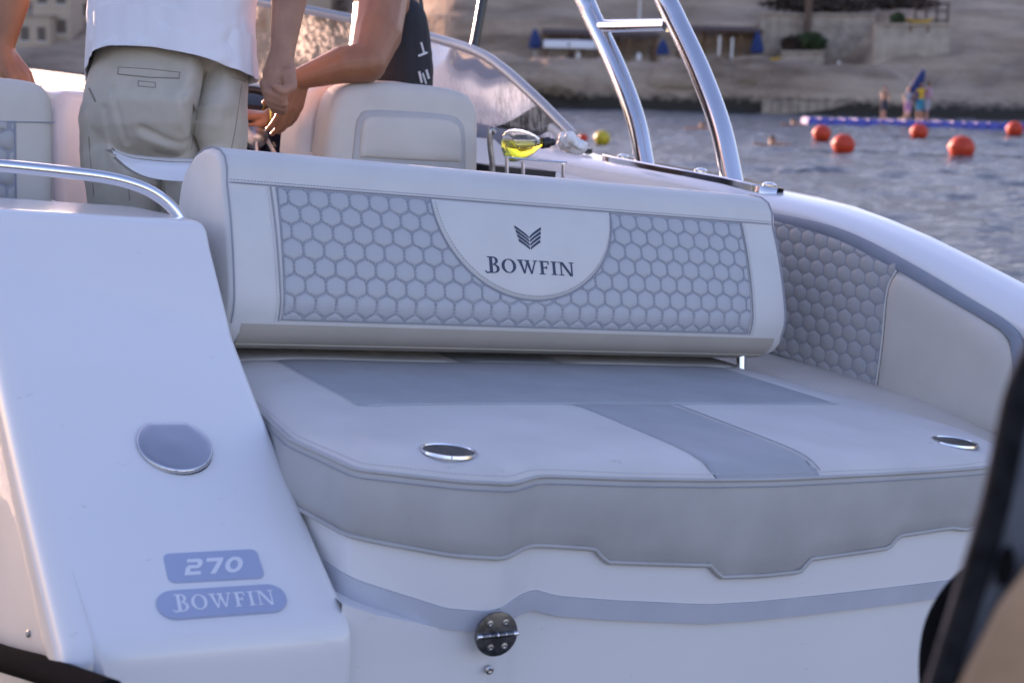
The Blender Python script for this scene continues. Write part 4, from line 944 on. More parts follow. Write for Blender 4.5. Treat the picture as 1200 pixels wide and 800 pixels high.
    M = 96; rows = [tuple(np.array(a_)*(1-k/3)+np.array(b_)*(k/3)) for a_, b_ in zip(rows, rows[1:]) for k in range(3)]+[rows[-1]]; rings = []
    for r, (py, cx, a, dep) in enumerate(rows):
        rg = []
        for i in range(M):
            th = 2*math.pi*i/M; c, s = math.cos(th), math.sin(th); x = cx+a*c; yy = py
            hem = float(np.interp(x, [100, 112, 150, 200, 250, 298], [88, 77, 69, 72, 82, 96])) if s < 0 else float(np.interp(x, [100, 140, 298], [108, 100, 96]))
            if r == len(rows)-1: yy = hem
            elif py > 30: yy = min(py, hem-6*(len(rows)-1-r))
            k = .016*noise.noise(V((th*1.6, yy*.014, 2)))+.018*(.5-abs(noise.noise(V((th*2.6+yy*.022, yy*.018-th*.8, 5)))))+.004*noise.noise(V((th*9, yy*.06, 9)))
            rg.append(PD(x, yy, D)+RB*c*k+FB*(dep*s+k*s))
        rings.append(rg)
    rings.append([p+(PD(200, 80, D)-p)*.03+UB*.01 for p in rings[-1]]); rings.append([p+UB*.10 for p in rings[-1]])
    sm_ = MB().loft(rings, cap=False)
    o = sm_; s2 = shifted(o, base).build('shirt', 'shirt_white', e, angle=180)
    sub = s2.modifiers.new('sub', 'SUBSURF'); sub.levels = 1; sub.render_levels = 2
    for (a, c, ra, rb_) in ((P(300, -140), P(336, -72, -.02), .085, .075), (P(116, -140), P(112, -72, .04), .085, .075)):
        shifted(MB().tube([a, a*.6+c*.4, c], [ra*.9, ra, rb_], 20, cap=False), base).build('sleeve', 'shirt_white', e)
person_standing()

def person_left():
    D = 4.25; P = lambda x, y, k=0.0: PD(x, y, D+k); base = P(-190, 510, .15)
    b = MB()
    b.capsule(P(30, -120, .12), .050, P(17, 0), .043).capsule(P(17, 0), .043, P(3, 58), .030).capsule(P(3, 58), .031, P(4, 70, -.01), .033)
    make_hand(b, P(3, 60), P(14, 96, -.02)-P(3, 60)+RB*.03, FB*.4-RB*.6, -1, curl=(.25, .5, .4), s=1.05, thumb_in=.2)
    b.capsule(P(-70, -215, .1), .07, P(30, -120, .10), .05)
    b.capsule(P(-190, 120, .15), .155, P(-180, -60, .15), .165).capsule(P(-255, -205, .15), .085, P(-85, -205, .12), .085).capsule(P(-180, -60, .15), .165, P(-175, -165, .13), .15).capsule(P(-172, -205, .12), .06, P(-168, -262, .12), .055)
    hc = P(-166, -300, .14); head(b, hc, UPB, FB*.6+RB*.5)
    b.capsule(P(-260, -200, .15), .07, P(-285, -80, .2), .05).capsule(P(-285, -80, .2), .048, P(-280, 40, .12), .033); make_hand(b, P(-280, 45, .12), -UB, RB, 1)
    for x in (-230, -150): b.capsule(P(x, 150, .15), .095, P(x, 340, .12), .065).capsule(P(x, 340, .12), .065, P(x, 500, .17), .045).capsule(P(x, 505, .17), .045, P(x, 510, .30), .035)
    e = figure('person at the picture edge resting a bare arm on the port seat', base, b, 'skin_tan', voxel=.006); hair_cap('hair', hc-base, UPB, FB*.6+RB*.5, e)
    t = MB(); t.capsule(P(-188, 105, .15), .18, P(-178, -150, .14), .18); remeshed('shirt', shifted(t, base), .012, 'cloth_grey', e, 4, fold=lambda p, n: .008*noise.noise(p*8))
    t = MB(); t.capsule(P(-190, 140, .15), .165, P(-190, 170, .15), .165)
    for x in (-232, -148): t.capsule(P(x, 170, .15), .115, P(x, 300, .13), .105)
    remeshed('shorts', shifted(t, base), .012, 'cloth_dark', e, 4)
person_left()

def person_leaning():
    D = 4.6; P = lambda x, y, k=0.0: PD(x, y, D+k); base = P(450, 560, .3)
    b = MB()
    b.capsule(P(460, 170, .22), .115, P(460, 60, .18), .105).capsule(P(460, 60, .18), .105, P(455, -15, .12), .09).capsule(P(452, 2, -.06), .072, P(458, -15, .30), .07)
    b.capsule(P(428, -30, .06), .062, P(412, -48, .02), .06); hc = P(398, -48, -.02); fw = (-RB*.8+FB*.45-UB*.35); head(b, hc, UPB*.85-RB*.35, fw)
    # near arm: elbow on the seat back, forearm towards the wheel, hand hanging
    b.capsule(P(446, 2, -.10), .080, P(441, 40, -.20), .074).capsule(P(441, 40, -.20), .074, P(430, 74, -.28), .056).capsule(P(430, 74, -.28), .056, P(402, 76, -.30), .053).capsule(P(402, 76, -.30), .053, P(352, 92, -.32), .031)
    make_hand(b, P(352, 93, -.32), P(333, 150, -.30)-P(352, 93, -.32), FB*.5-RB*.6, -1, curl=(.15, .3, .25), s=.92, thumb_in=-.3, spread=.05)
    # far arm to the wheel
    b.capsule(P(462, 0, .36), .065, P(452, 105, .42), .05).capsule(P(452, 112, .42), .048, P(318, 138, .18), .031)
    make_hand(b, P(318, 138, .18), P(288, 134, .14)-P(318, 138, .18), -UB*.8+FB*.3, 1, curl=(.7, .9, .6), s=.95, thumb_in=.4)
    for dx, k in ((-28, .40), (28, .30)): b.capsule(P(455+dx, 190, k), .09, P(450+dx, 350, k), .062).capsule(P(450+dx, 350, k), .062, P(450+dx, 540, k), .042).capsule(P(450+dx, 545, k), .04, P(440+dx, 550, k+.15), .034)
    e = figure('person in a black sleeveless top leaning over the back of the helm seat', base, b, 'skin_tan'); hair_cap('hair', hc-base, UPB*.85-RB*.35, fw, e)
    t = MB(); t.capsule(P(462, 180, .24), .130, P(462, 62, .20), .116).capsule(P(462, 62, .20), .116, P(460, 0, .17), .092).capsule(P(462, -5, .12), .072, P(478, -50, .12), .05).capsule(P(470, 30, .04), .085, P(468, 90, .05), .105)
    tk = remeshed('tank_top', shifted(t, base), .007, 'tank_black', e, 5, fold=lambda p, n: .007*noise.noise(V((p.x*9, p.y*9, p.z*15))))
    bv = bvh_of(tk)
    for L_, r in (([(493, 50), (497, 64)], .004), ([(490, 66), (500, 62)], .0035), ([(491, 84), (494, 97)], .004), ([(499, 82), (502, 92)], .005), ([(495, 86), (499, 98)], .0035)): stroke(bv, base, L_, r, 'shirt_print', 'shirt_print', tk, n=3)
    t = MB(); t.capsule(P(455, 170, .26), .155, P(455, 200, .30), .155)
    for dx, k in ((-28, .40), (28, .30)): t.capsule(P(455+dx, 200, k), .11, P(450+dx, 340, k), .095)
    remeshed('shorts', shifted(t, base), .012, 'cloth_dark', e, 4)
    a = (P(288, 134, .14)-P(318, 138, .18)).normalized(); u = a.cross(UB).normalized(); v = a.cross(u); c = P(315, 138, .175)
    br = MB()
    for k in (-.006, .006): br.tube([c-base+a*k*1.5+(u*math.cos(t_)+v*math.sin(t_))*(.040+.002*k/.006) for t_ in np.linspace(0, 6.283, 28, endpoint=False)], .0035, 8, closed=True)
    br.build('bracelet', 'gold', e)
person_leaning()

# ---- bottle and tissue beside the rack
def bottle():
    a = PX(593, 171, 1, 1.745); c = PX(656, 166, 1, 1.745); ax = (c-a).normalized(); base = a
    e = empty('glass_bottle', M=BOAT @ Matrix.Translation(base)); tag(e, 'clear glass bottle of yellow oil lying on the wire rack', 'bottle')
    L_ = (c-a).length; outer = [(.001, 0), (.030, .001), (.040, .006), (.0465, .016), (.047, .03), (.044, .05), (.036, .075), (.026, .095), (.0165, .108), (.0125, .116), (.0125, .132)]
    inner = [(max(.0008, r-.0028), h) for r, h in outer]; inner[0] = (.001, .003); inner[1] = (.028, .004)
    glass = MB().lathe(outer, (0, 0, 0), ax, 40); glass.f = glass.f[:-1]
    gi = MB().lathe(inner, (0, 0, 0), ax, 40); k = len(glass.v); gi.f = gi.f[:-1]; glass.v += gi.v; glass.f += [tuple(i+k for i in f)[::-1] for f in gi.f]
    g0 = 10*40; glass.f += [(g0+j, g0+(j+1) % 40, k+g0+(j+1) % 40, k+g0+j) for j in range(40)]
    me = glass.build('bottle_body', 'bottle_glass', e, angle=80)
    liq = MB().lathe([(max(.0006, r-.0004), h) for r, h in inner[:-1]], (0, 0, 0), ax, 40); m = bpy.data.meshes.new('oil'); m.from_pydata([tuple(v) for v in liq.v], [], liq.f)
    bm = bmesh.new(); bm.from_mesh(m); up = BOAT.to_3x3().inverted() @ V((0, 0, 1))
    r = bmesh.ops.bisect_plane(bm, geom=bm.verts[:]+bm.edges[:]+bm.faces[:], plane_co=up*.016, plane_no=up, clear_outer=True)
    ed = [x for x in r['geom_cut'] if isinstance(x, bmesh.types.BMEdge)]; bmesh.ops.contextual_create(bm, geom=ed); bmesh.ops.recalc_face_normals(bm, faces=bm.faces); bm.to_mesh(m); bm.free()
    m.polygons.foreach_set('use_smooth', [True]*len(m.polygons)); m.set_sharp_from_angle(angle=rad(60)); m.materials.append(MAT['oil']); o = bpy.data.objects.new('oil', m); COL.objects.link(o); o.parent = e
    MB().lathe([(.001, .118), (.0165, .118), (.0175, .121), (.0165, .126), (.0150, .128), (.0165, .131), (.0165, .142), (.012, .146), (.0105, .160), (.001, .161)], (0, 0, 0), ax, 24).build('cap', 'black_plastic', e)
    # crumpled tissue
    c2 = PX(672, 168, 1, 1.80); mb = MB(); mb.ball((0, 0, 0), (.045, .04, .026), 22, 14)
    t = remeshed('paper_tissue', mb, .006, 'paper_white', None, 2, fold=lambda p, n: .022*noise.noise(p*38)+.010*noise.noise(p*90)); t.matrix_world = BOAT @ Matrix.Translation(c2); tag(t, 'crumpled white tissue beside the neck of the oil bottle', 'tissue')
bottle()

# ================================================================== nearest the camera, out of focus
def near_things():
    Y = 1.0; pl = [(1215, 400), (1196, 440), (1184, 475), (1160, 590), (1140, 660), (1117, 735), (1085, 840), (900, 1500), (1080, 1500), (1420, 1500), (1420, 400)]
    W = [WD(x, y, Y) for x, y in pl]; o = WD(1250, 800, Y); pts = [(p.x-o.x, p.z-o.z) for p in W]
    e = empty('dark_panel', o); tag(e, 'dark grey panel with a tan face, blurred in the lower right corner', 'panel')
    panel('panel_board', pts[::-1] if area(pts) < 0 else pts, lambda x, z, h: V((x, -h, z)), rnd(.003, .010), 'panel_dark', e, sp=.08, rings=(.001, .003), back=-.02)
    MB().tube(catmull([p-o+V((.002, -.006, 0)) for p in W[:8]], 4), .0095, 12).build('edge_trim', 'edge_grey', e)
    q = [WD(x, y, Y) for x, y in ((1260, 560), (1205, 640), (1160, 700), (1122, 775), (1090, 850), (930, 1480), (1400, 1480), (1400, 560))]; p2 = [(p.x-o.x, p.z-o.z) for p in q]
    panel('tan_face', p2[::-1] if area(p2) < 0 else p2, lambda x, z, h: V((x, -.016-h, z)), rnd(.004, .006), 'panel_tan', e, sp=.08, rings=(.004, .015), back=-.001)
    s = [WD(1170+11*math.cos(a)-3*math.sin(a), 655+24*math.sin(a), Y) for a in np.linspace(0, 6.283, 20, endpoint=False)]
    p3 = [(p.x-o.x, p.z-o.z) for p in s]; panel('slot', p3[::-1] if area(p3) < 0 else p3, lambda x, z, h: V((x, -.0145-h, z)), lambda d: .001, 'black_rubber', e, sp=.01, rings=())
    Y2 = 1.75; C = catmull([WD(x, y, Y2) for x, y in ((1145, 680), (1122, 705), (1105, 740), (1100, 790), (1108, 860), (1130, 1000), (1150, 1300))], 22); n = len(C)
    h = MB().tube(C, [.0235+.0022*math.sin(i*math.pi) if False else (.0240 if i % 2 else .0212) for i in range(n)], 18); o = C[-1]
    s = MB(); s.v = [v-o for v in h.v]; s.f = h.f; t = s.build('ribbed_hose', 'black_rubber', None, angle=20); t.location = o; tag(t, 'black ribbed rubber hose curving up beside the dark panel', 'hose')
near_things()

# ================================================================== out on the water
def buoy(px, py, r, material, label, group, rope=True):
    g = WZ(px, py+r*.72, 0); R0 = r*(g-CW).length/FPX
    e = empty('buoy', g); tag(e, label, 'buoy', group)
    MB().lathe([(max(.001, R0*math.cos(a))*(1 if abs(a) < 1.2 else 1.0), R0*.72+R0*.95*math.sin(a)) for a in np.linspace(-math.pi/2, math.pi/2, 15)], (0, 0, 0), V((.12, .05, 1)), 28).build('float_ball', material, e, angle=80)
    MB().lathe([(R0*1.012, -.012*R0*6), (R0*1.03, 0), (R0*1.012, .012*R0*6)], (0, 0, R0*.72), V((.12, .05, 1)), 28).build('seam_ring', material, e)
    MB().lathe([(R0*.10, 0), (R0*.10, R0*.05), (R0*.06, R0*.08), (.001, R0*.08)], V((.12, .05, 1)).normalized()*R0*1.62, V((.12, .05, 1)), 12).build('top_eye', material, e)
    if rope: MB().tube(catmull([(R0*.7, 0, .03), (R0*1.8, .2, .05), (R0*3.2, -.1, .04), (R0*5, .2, .05)], 5), .013, 8).build('rope', 'rope', e); MB().tube(catmull([(-R0*.7, 0, .03), (-R0*2.0, -.1, .05), (-R0*3.6, .1, .04)], 5), .012, 8).build('rope', 'rope', e)
G = 'red marker buoys off the shore'
buoy(962, 157, 10.5, 'buoy_red', 'red buoy farthest from the others, just off the left end of the blue float', G, False)
buoy(987, 170, 13.0, 'buoy_red', 'red buoy just in front of and right of the one off the float end', G)
buoy(1076, 155, 9.8, 'buoy_red', 'red buoy directly below the leaning blue parasol', G)
buoy(1125, 174, 14.5, 'buoy_red', 'largest and nearest red buoy, lying alone with ropes either side', G)
buoy(1188, 152, 9.2, 'buoy_red', 'red buoy at the edge of the picture near the blue float', G)
buoy(705, 162, 9.5, 'buoy_yellow', 'yellow buoy seen between windscreen and steel arch', None, False)
buoy(683, 162, 5.5, 'buoy_red', 'small red buoy beside the yellow one at the windscreen corner', G, False)
def swimmer(px, py, label, s=1.0, arm=1):
    g = WZ(px, py, 0); e = empty('person', g); tag(e, label, 'person', 'swimmers')
    b = MB(); b.ball((0, 0, .12), (.10, .12, .14), 14, 10); b.capsule((.05, .0, -.02), .14, (.55*arm, .1, -.06), .13).capsule((-.1*arm, -.1, .0), .06, (-.55*arm, -.2, .05), .045)
    remeshed('body', b, .03, 'skin', e, 3); hb = MB(); hb.ball((0, .03, .16), (.11, .12, .12), 14, 10); hb.build('hair', 'hair', e)
swimmer(905, 171, 'swimmer lying low in the water left of the red buoys'); swimmer(930, 147, 'swimmer near the far shore with only the head showing'); swimmer(823, 152, 'swimmer seen between the steel arch legs and open water', 1.0, -1)
# blue pontoon
def pontoon():
    a = WZ(946, 146, 0); e = empty('floating_dock', a); tag(e, 'blue plastic floating dock with people standing on it', 'dock')
    m0 = None
    for i in range(38):
        for j in range(3):
            if m0 is None:
                bm = bmesh.new(); bmesh.ops.create_cube(bm, size=1); 
                for v in bm.verts: v.co = V((v.co.x*.49, v.co.y*.49, v.co.z*.42))
                bmesh.ops.bevel(bm, geom=bm.edges[:], offset=.06, segments=2, affect='EDGES'); m0 = bpy.data.meshes.new('float_block'); bm.to_mesh(m0); bm.free(); m0.materials.append(MAT['float_blue'])
                m0.polygons.foreach_set('use_smooth', [True]*len(m0.polygons)); m0.set_sharp_from_angle(angle=rad(40))
            o = bpy.data.objects.new('float_block', m0); COL.objects.link(o); o.parent = e; o.location = (.25+.5*i, .25+.5*j-.012*i, .06+.012*math.sin(i*1.7+j)+(.05 if 22 < i else 0))
    return a
pa = pontoon()
def small_person(px, pyf, pyh, label, top, bottom, skin='skin', turn=0.0, arm=.3):
    D = pa.y+.7; f = WD(px, pyf, D); f.z = .27; h = (WD(px, pyh, D).z-.27); s = h/1.72
    e = empty('person', f); e.rotation_euler = (0, 0, turn); tag(e, label, 'person', 'people on the floating dock')
    b = MB(); z = lambda k: k*s
    for sg in (-1, 1):
        b.capsule((sg*.09*s, 0, z(.88)), .085*s, (sg*.10*s, .02, z(.48)), .06*s).capsule((sg*.10*s, .02, z(.48)), .06*s, (sg*.11*s, 0, z(.08)), .042*s).capsule((sg*.11*s, 0, z(.04)), .04*s, (sg*.11*s, -.14*s, z(.035)), .035*s)
        b.capsule((sg*.19*s, 0, z(1.40)), .055*s, (sg*(.22+arm*.2)*s, -.05*s, z(1.12)), .042*s).capsule((sg*(.22+arm*.2)*s, -.05*s, z(1.12)), .04*s, (sg*.22*s, -.18*s, z(.9+.1*arm)), .032*s)
    b.capsule((0, 0, z(.95)), .13*s, (0, 0, z(1.3)), .135*s).capsule((-.13*s, 0, z(1.38)), .07*s, (.13*s, 0, z(1.38)), .07*s).capsule((0, 0, z(1.42)), .05*s, (0, -.01, z(1.54)), .048*s)
    head(b, (0, -.01, z(1.62)), (0, 0, 1), (0, -1, 0), s); remeshed('body', b, .022*s, skin, e, 3)
    hc = MB(); hc.ball((0, .015*s, z(1.66)), (.085*s, .095*s, .09*s), 12, 8); hc.build('hair', 'hair', e)
    if top: t = MB(); t.capsule((0, 0, z(1.0)), .15*s, (0, 0, z(1.32)), .155*s).capsule((-.15*s, 0, z(1.38)), .085*s, (.15*s, 0, z(1.38)), .085*s); remeshed('top', t, .03*s, top, e, 3)
    if bottom:
        t = MB(); t.capsule((0, 0, z(.92)), .15*s, (0, 0, z(.97)), .15*s)
        for sg in (-1, 1): t.capsule((sg*.095*s, 0, z(.86)), .105*s, (sg*.105*s, .01, z(.5)), .085*s)
        remeshed('trousers', t, .03*s, bottom, e, 3)
small_person(1035, 138, 101, 'bare-chested person in dark shorts, leftmost on the blue dock', None, 'cloth_dark', turn=.5)
small_person(1063, 138, 103, 'person in grey and pink just left of the leaning blue parasol', 'cloth_grey', 'cloth_pink', turn=-.4)
small_person(1077, 140, 97, 'person in a yellow vest and teal trousers on the blue dock', 'cloth_yellow', 'cloth_teal', turn=.2, arm=.8)
small_person(1086, 137, 96, 'person in a pink top, rightmost on the blue dock', 'cloth_pink', 'cloth_grey', turn=1.2)

def parasol(base, top, label, wd, group=None):
    base, top = V(base), V(top); ax = (top-base).normalized(); L_ = (top-base).length
    e = empty('parasol', base); tag(e, label, 'parasol', group)
    MB().tube([(0, 0, 0), ax*L_], .03, 8).build('pole', 'pole_white', e)
    c = MB().lathe([(.035, L_*.36), (wd*1.0, L_*.40), (wd*.92, L_*.52), (wd*.72, L_*.70), (wd*.42, L_*.88), (.05, L_*.98), (.001, L_*1.0)], (0, 0, 0), ax, 16)
    for i, v in enumerate(c.v): k = i % 16; v_ = ax*v.dot(ax); c.v[i] = v_+(v-v_)*(1.0 if k % 2 else .78)
    c.build('folded_canopy', 'canvas_blue', e, angle=70)
    MB().lathe([(.28, 0), (.28, .05), (.06, .08), (.04, .2)], (0, 0, 0), V((0, 0, 1)), 16).build('base', 'stone_light', e)
b0 = WD(1060, 140, pa.y+.9); b0.z = .28; parasol(b0, WD(1083, 80, pa.y+.9), 'folded blue parasol leaning over on the floating dock', .36, 'blue parasols')
def on_ground(px, Y): p = WD(px, 60, Y); p.z = ground_z(p.x, Y)-.02; return p
for px, yt, Y, lab in ((627, 33, 93, 'folded blue parasol on the terrace at the left, beyond the windscreen frame'), (888, 36, 93.5, 'folded blue parasol on the terrace beside the stone wall'), (777, 46, 93, 'folded blue parasol on the terrace between the steel arch legs')):
    parasol(on_ground(px, Y), WD(px, yt, Y), lab, .42, 'blue parasols')

# ================================================================== along the shore
def block(name, pxa, pxb, yt, yb, Y, dep, material, label, cat, group=None, jag=.0):
    a, c = WD(pxa, yb, Y), WD(pxb, yb, Y); za, zc = WD(pxa, yt, Y).z, WD(pxb, yt, Y).z; zb0 = min(a.z, c.z)-1.2
    rows = []; n = 10
    e = empty(name, (a.x, Y, zb0)); tag(e, label, cat, group)
    for i in range(n+1):
        t = i/n; x = (c.x-a.x)*t; zt = za+(zc-za)*t-zb0+jag*noise.noise(V((x*.7, 1, 0))); rows.append([V((x, 0, 0)), V((x, -.02, zt-.12)), V((x, .06, zt)), V((x, dep-.06, zt)), V((x, dep, 0))])
    MB().loft(rows).build('wall_body', material, e, angle=40)
    cap = [[V((r[2].x, -.10, r[2].z-.02)), V((r[2].x, -.10, r[2].z+.12)), V((r[2].x, dep+.08, r[2].z+.12)), V((r[2].x, dep+.08, r[2].z-.02))] for r in rows]
    MB().loft(cap).build('coping', 'stone_light', e); return e
block('retaining_wall', 890, 1024, 18, 62, 94.9, .6, 'stone_wall', 'long stone retaining wall behind the bush and the palm trunk', 'wall', 'stone walls on the shore', .08)
block('retaining_wall', 1024, 1112, 30, 68, 89.4, .6, 'stone_light', 'pale stone retaining wall above the bare slope', 'wall', 'stone walls on the shore')
block('stone_plinth', 915, 965, 62, 76, 93.2, 1.2, 'stone_wall', 'low stone plinth carrying the green bush', 'wall', 'stone walls on the shore')
def leaves(mb, c, r, n, s):
    for _ in range(n):
        d = V((random.gauss(0, 1), random.gauss(0, 1), random.gauss(0, 1))).normalized()*random.uniform(.55, 1.05); p = V((c[0]+d.x*r[0], c[1]+d.y*r[1], c[2]+d.z*r[2]))
        a = V((random.uniform(-1, 1), random.uniform(-1, 1), random.uniform(-1, 1))).normalized()*s*random.uniform(.6, 1.3); b = a.cross(V((random.uniform(-1, 1), random.uniform(-1, 1), random.uniform(-1, 1))).normalized())*.5
        mb.add([p-a, p+b, p+a, p-b], [(0, 1, 2, 3)])
def bush(px, py, Y, r, material, label, cat='bush', n=900, name='bush', group=None):
    c = WD(px, py, Y); g = V((c.x, Y, c.z-r[2])); e = empty(name, g); tag(e, label, cat, group)
    mb = MB(); leaves(mb, (0, 0, r[2]), r, n, .16); mb.build('foliage', material, e, smooth=False)
    t = MB()
    for k in range(5): t.tube([(random.uniform(-.2, .2)*r[0], 0, -.4), (random.uniform(-.5, .5)*r[0], random.uniform(-.2, .2), r[2]*1.2)], [.06, .02], 6)
    t.build('stem', 'bark', e)
bush(950, 50, 93.7, (1.0, .7, .62), 'leaf_green', 'green bush on the low plinth below the stone wall'); bush(930, 52, 93.7, (.75, .6, .5), 'leaf_dry', 'dark dry bush growing left of the green one')
bush(960, 6, 97.2, (3.6, .6, .55), 'leaf_dry', 'dark reddish hedge along the top of the stone wall', 'hedge', 2200, 'hedge'); bush(1055, 4, 97.6, (2.4, .6, .5), 'leaf_dry', 'dark hedge behind the pale stone wall', 'hedge', 1400, 'hedge'); bush(1052, 23, 89.7, (.4, .4, .4), 'leaf_green', 'small green plant on top of the pale stone wall', 'plant', 250, 'plant')
def palm(px, Y):
    g = on_ground(px, Y); e = empty('palm_tree', g); tag(e, 'palm trunk rising in front of the stone wall', 'palm tree'); H = 8.5
    MB().tube([(.25*math.sin(i*.25), 0, H*i/16) for i in range(17)], [.26-.006*i+(.02 if i % 2 else 0) for i in range(17)], 12).build('trunk', 'bark', e); t = V((.25*math.sin(4), 0, H)); cr = MB()
    for k in range(18):
        a = k*2.4; L_ = 2.6; el = random.uniform(-.1, 1.0); P = [t+V((math.cos(a)*L_*u, math.sin(a)*L_*u, L_*u*el-1.9*u*u)) for u in np.linspace(0, 1, 9)]
        s = V((-math.sin(a), math.cos(a), 0))
        for i in range(1, 9):
            for sg in (-1, 1):
                for j in range(3): q = P[i-1]+(P[i]-P[i-1])*(j/3); cr.add([q, q+(P[i]-P[i-1])*.2, q+s*sg*.55*(1-.06*i)+V((0, 0, -.2))+(P[i]-P[i-1])*.9], [(0, 1, 2)])
    cr.build('crown', 'leaf_green', e, smooth=False)
palm(940, 94.3)
def post(px, yt, yb, Y, label, r=.07, material='pole_white'):
    p = WD(px, yb, Y); g = V((p.x, Y, ground_z(p.x, Y)-.1)); e = empty('post', g); tag(e, label, 'post', 'posts along the shore'); h = WD(px, yt, Y).z-g.z
    MB().lathe([(r, 0), (r, h-.05), (r*1.3, h-.05), (r*1.3, h), (.001, h+.03)], (0, 0, 0), V((0, 0, 1)), 10).build('shaft', material, e); MB().lathe([(r*2.2, 0), (r*2.2, .08), (r, .10)], (0, 0, .08), V((0, 0, 1)), 10).build('foot', material, e)
for px, yt, yb, Y, lab in ((842, 43, 72, 92.2, 'white terrace post at the left end of the yellow kayaks'), (857, 45, 72, 92.2, 'white terrace post rising behind the middle of the kayaks'), (932, 70, 95, 88.5, 'white post below the low plinth'), (982, 72, 92, 89.2, 'upper white rail post beside the steps'), (972, 86, 100, 87.8, 'middle white rail post beside the steps'), (962, 96, 110, 86.6, 'lowest white rail post beside the steps'), (749, 0, 26, 98, 'thin white post above the arch crossbar')): post(px, yt, yb, Y, lab)
def kayak(pxa, pxb, py, Y, label, k):
    a, b = WD(pxa, py, Y), WD(pxb, py, Y); L_ = b.x-a.x; g = V(((a.x+b.x)/2, Y, a.z-.15)); e = empty('kayak', g); tag(e, label, 'kayak', 'yellow kayaks on the terrace')
    rows = []
    for t in np.linspace(-1, 1, 17): w_ = .36*(1-abs(t)**2.4)+.01; zz = .12*t*t; rows.append([V((t*L_/2, -w_*math.cos(an), .20+zz-.26*(1-abs(t)**3)*math.sin(an) if math.sin(an) > 0 else .20+zz-.05*math.sin(an))) for an in np.linspace(0, 2*math.pi, 12, endpoint=False)])
    h = MB().loft(rows).build('hull', 'kayak_yellow', e); MB().tube([(.3*math.cos(a_), .2*math.sin(a_), .26) for a_ in np.linspace(0, 6.283, 16, endpoint=False)], .035, 8, closed=True).build('cockpit_rim', 'black_plastic', e)
    for s in (-1, 1): MB().box((s*L_*.28, 0, -.25), (.07, .4, .20)).build('rack_block', 'wood', e)
kayak(800, 834, 71, 91.6, 'yellow kayak seen between the arch legs', 0); kayak(832, 876, 71, 91.8, 'yellow kayak in front of the two white terrace posts', 1); kayak(873, 916, 70, 92.0, 'yellow kayak in front of the folded parasol by the wall', 2); kayak(1058, 1094, 25, 89.75, 'yellow kayak up on the pale stone wall', 3)
def deck_shelter(pxa, pxb, label):
    Y = 91.5; a, b = WD(pxa, 73, Y), WD(pxb, 73, Y); g = V((a.x, Y, ground_z((a.x+b.x)/2, Y)-.3)); e = empty('beach_shelter', g); tag(e, label, 'shelter'); L_ = b.x-a.x; zt = a.z-g.z
    for k in range(8): MB().box((L_*(k+.5)/8, 1.0, zt), (L_/16-.02, 1.1, .09)).build('deck_board', 'wood', e)
    for k in range(5): MB().box((L_*k/4, .1, zt/2-.1), (.08, .08, zt/2)).build('leg', 'wood_dark', e)
    for k in range(5): MB().tube([(L_*k/4, .15, zt), (L_*k/4, .15, zt+1.15)], .045, 8).build('upright', 'wood_dark', e)
    rows = [[V((L_*(.02+.60*t), .3+.55*(1-math.cos(an))-.2, zt+.85+.48*math.sin(an)*(1-.15*abs(t-.5)))) for an in np.linspace(0, math.pi, 9)] for t in np.linspace(0, 1, 9)]
    MB().loft(rows, closed=False).build('white_cover', 'pole_white', e)
    for k in (.28, .34, .62, .7, .9): MB().ball((L_*k, .5, zt+.38), (.16, .14, .32), 12, 8).build('bundle', 'pole_white' if k > .3 else 'wood_dark', e)
deck_shelter(634, 762, 'wooden beach deck with a white arched cover at the foot of the rock')
def rock(px, py, Y, r, label, seed):
    c = WD(px, py, Y); mb = MB(); mb.ball((0, 0, 0), r, 40, 26)
    o = remeshed('rock', mb, .14, 'hillside', None, 2, fold=lambda p, n: .75*noise.noise(p*.42+V((seed, 0, 0)))+.38*(.4-abs(noise.noise(p*1.1+V((0, seed, 0)))))+.10*noise.noise(p*3.1)); o.location = (c.x, Y, c.z); tag(o, label, 'rock', 'rock outcrops along the shore')
for i, (px, py, Y, r, lab) in enumerate(((592, 96, 86.4, (2.6, 2.0, 1.5), 'rounded rock outcrop right behind the windscreen frame'), (662, 100, 86.0, (2.4, 1.6, 1.25), 'rock outcrop below the white arched cover'), (728, 104, 86.2, (2.2, 1.5, 1.1), 'rock outcrop seen through the arch legs below the deck'), (808, 100, 86.0, (2.5, 1.5, 1.3), 'rock outcrop below the yellow kayaks, at the outer arch leg'), (878, 98, 86.2, (2.4, 1.5, 1.35), 'cracked rock outcrop left of the low quay'))): rock(px, py, Y, r, lab, i*3.7)
def awning(pxa, pxb, yt, Y, label):
    a, b = WD(pxa, yt, Y), WD(pxb, yt, Y); zg = ground_z((a.x+b.x)/2, Y)-.1; e = empty('terrace_awning', (a.x, Y, zg)); tag(e, label, 'awning', 'thatched awnings on the terrace'); L_ = b.x-a.x; h = (a.z+b.z)/2-zg
    rows = [[V((L_*t, 0, h+.05*noise.noise(V((t*9, 0, pxa))))), V((L_*t, 0, h+.16)), V((L_*t, 2.4, h+.45)), V((L_*t, 2.4, h+.30))] for t in np.linspace(-.03, 1.03, 24)]
    MB().loft(rows).build('roof', 'wood_dark', e)
    for k in range(5): MB().tube([(L_*k/4, .2, 0), (L_*k/4, .2, h+.05)], .07, 8).build('post', 'wood', e)
    for k in range(4): MB().tube([(L_*k/3, 2.2, 0), (L_*k/3, 2.2, h+.3)], .07, 8).build('post', 'wood', e)
awning(800, 892, 38, 93.6, 'dark thatched awning over the yellow kayaks on the terrace'); awning(640, 770, 43, 93.8, 'dark thatched awning behind the white arched cover')
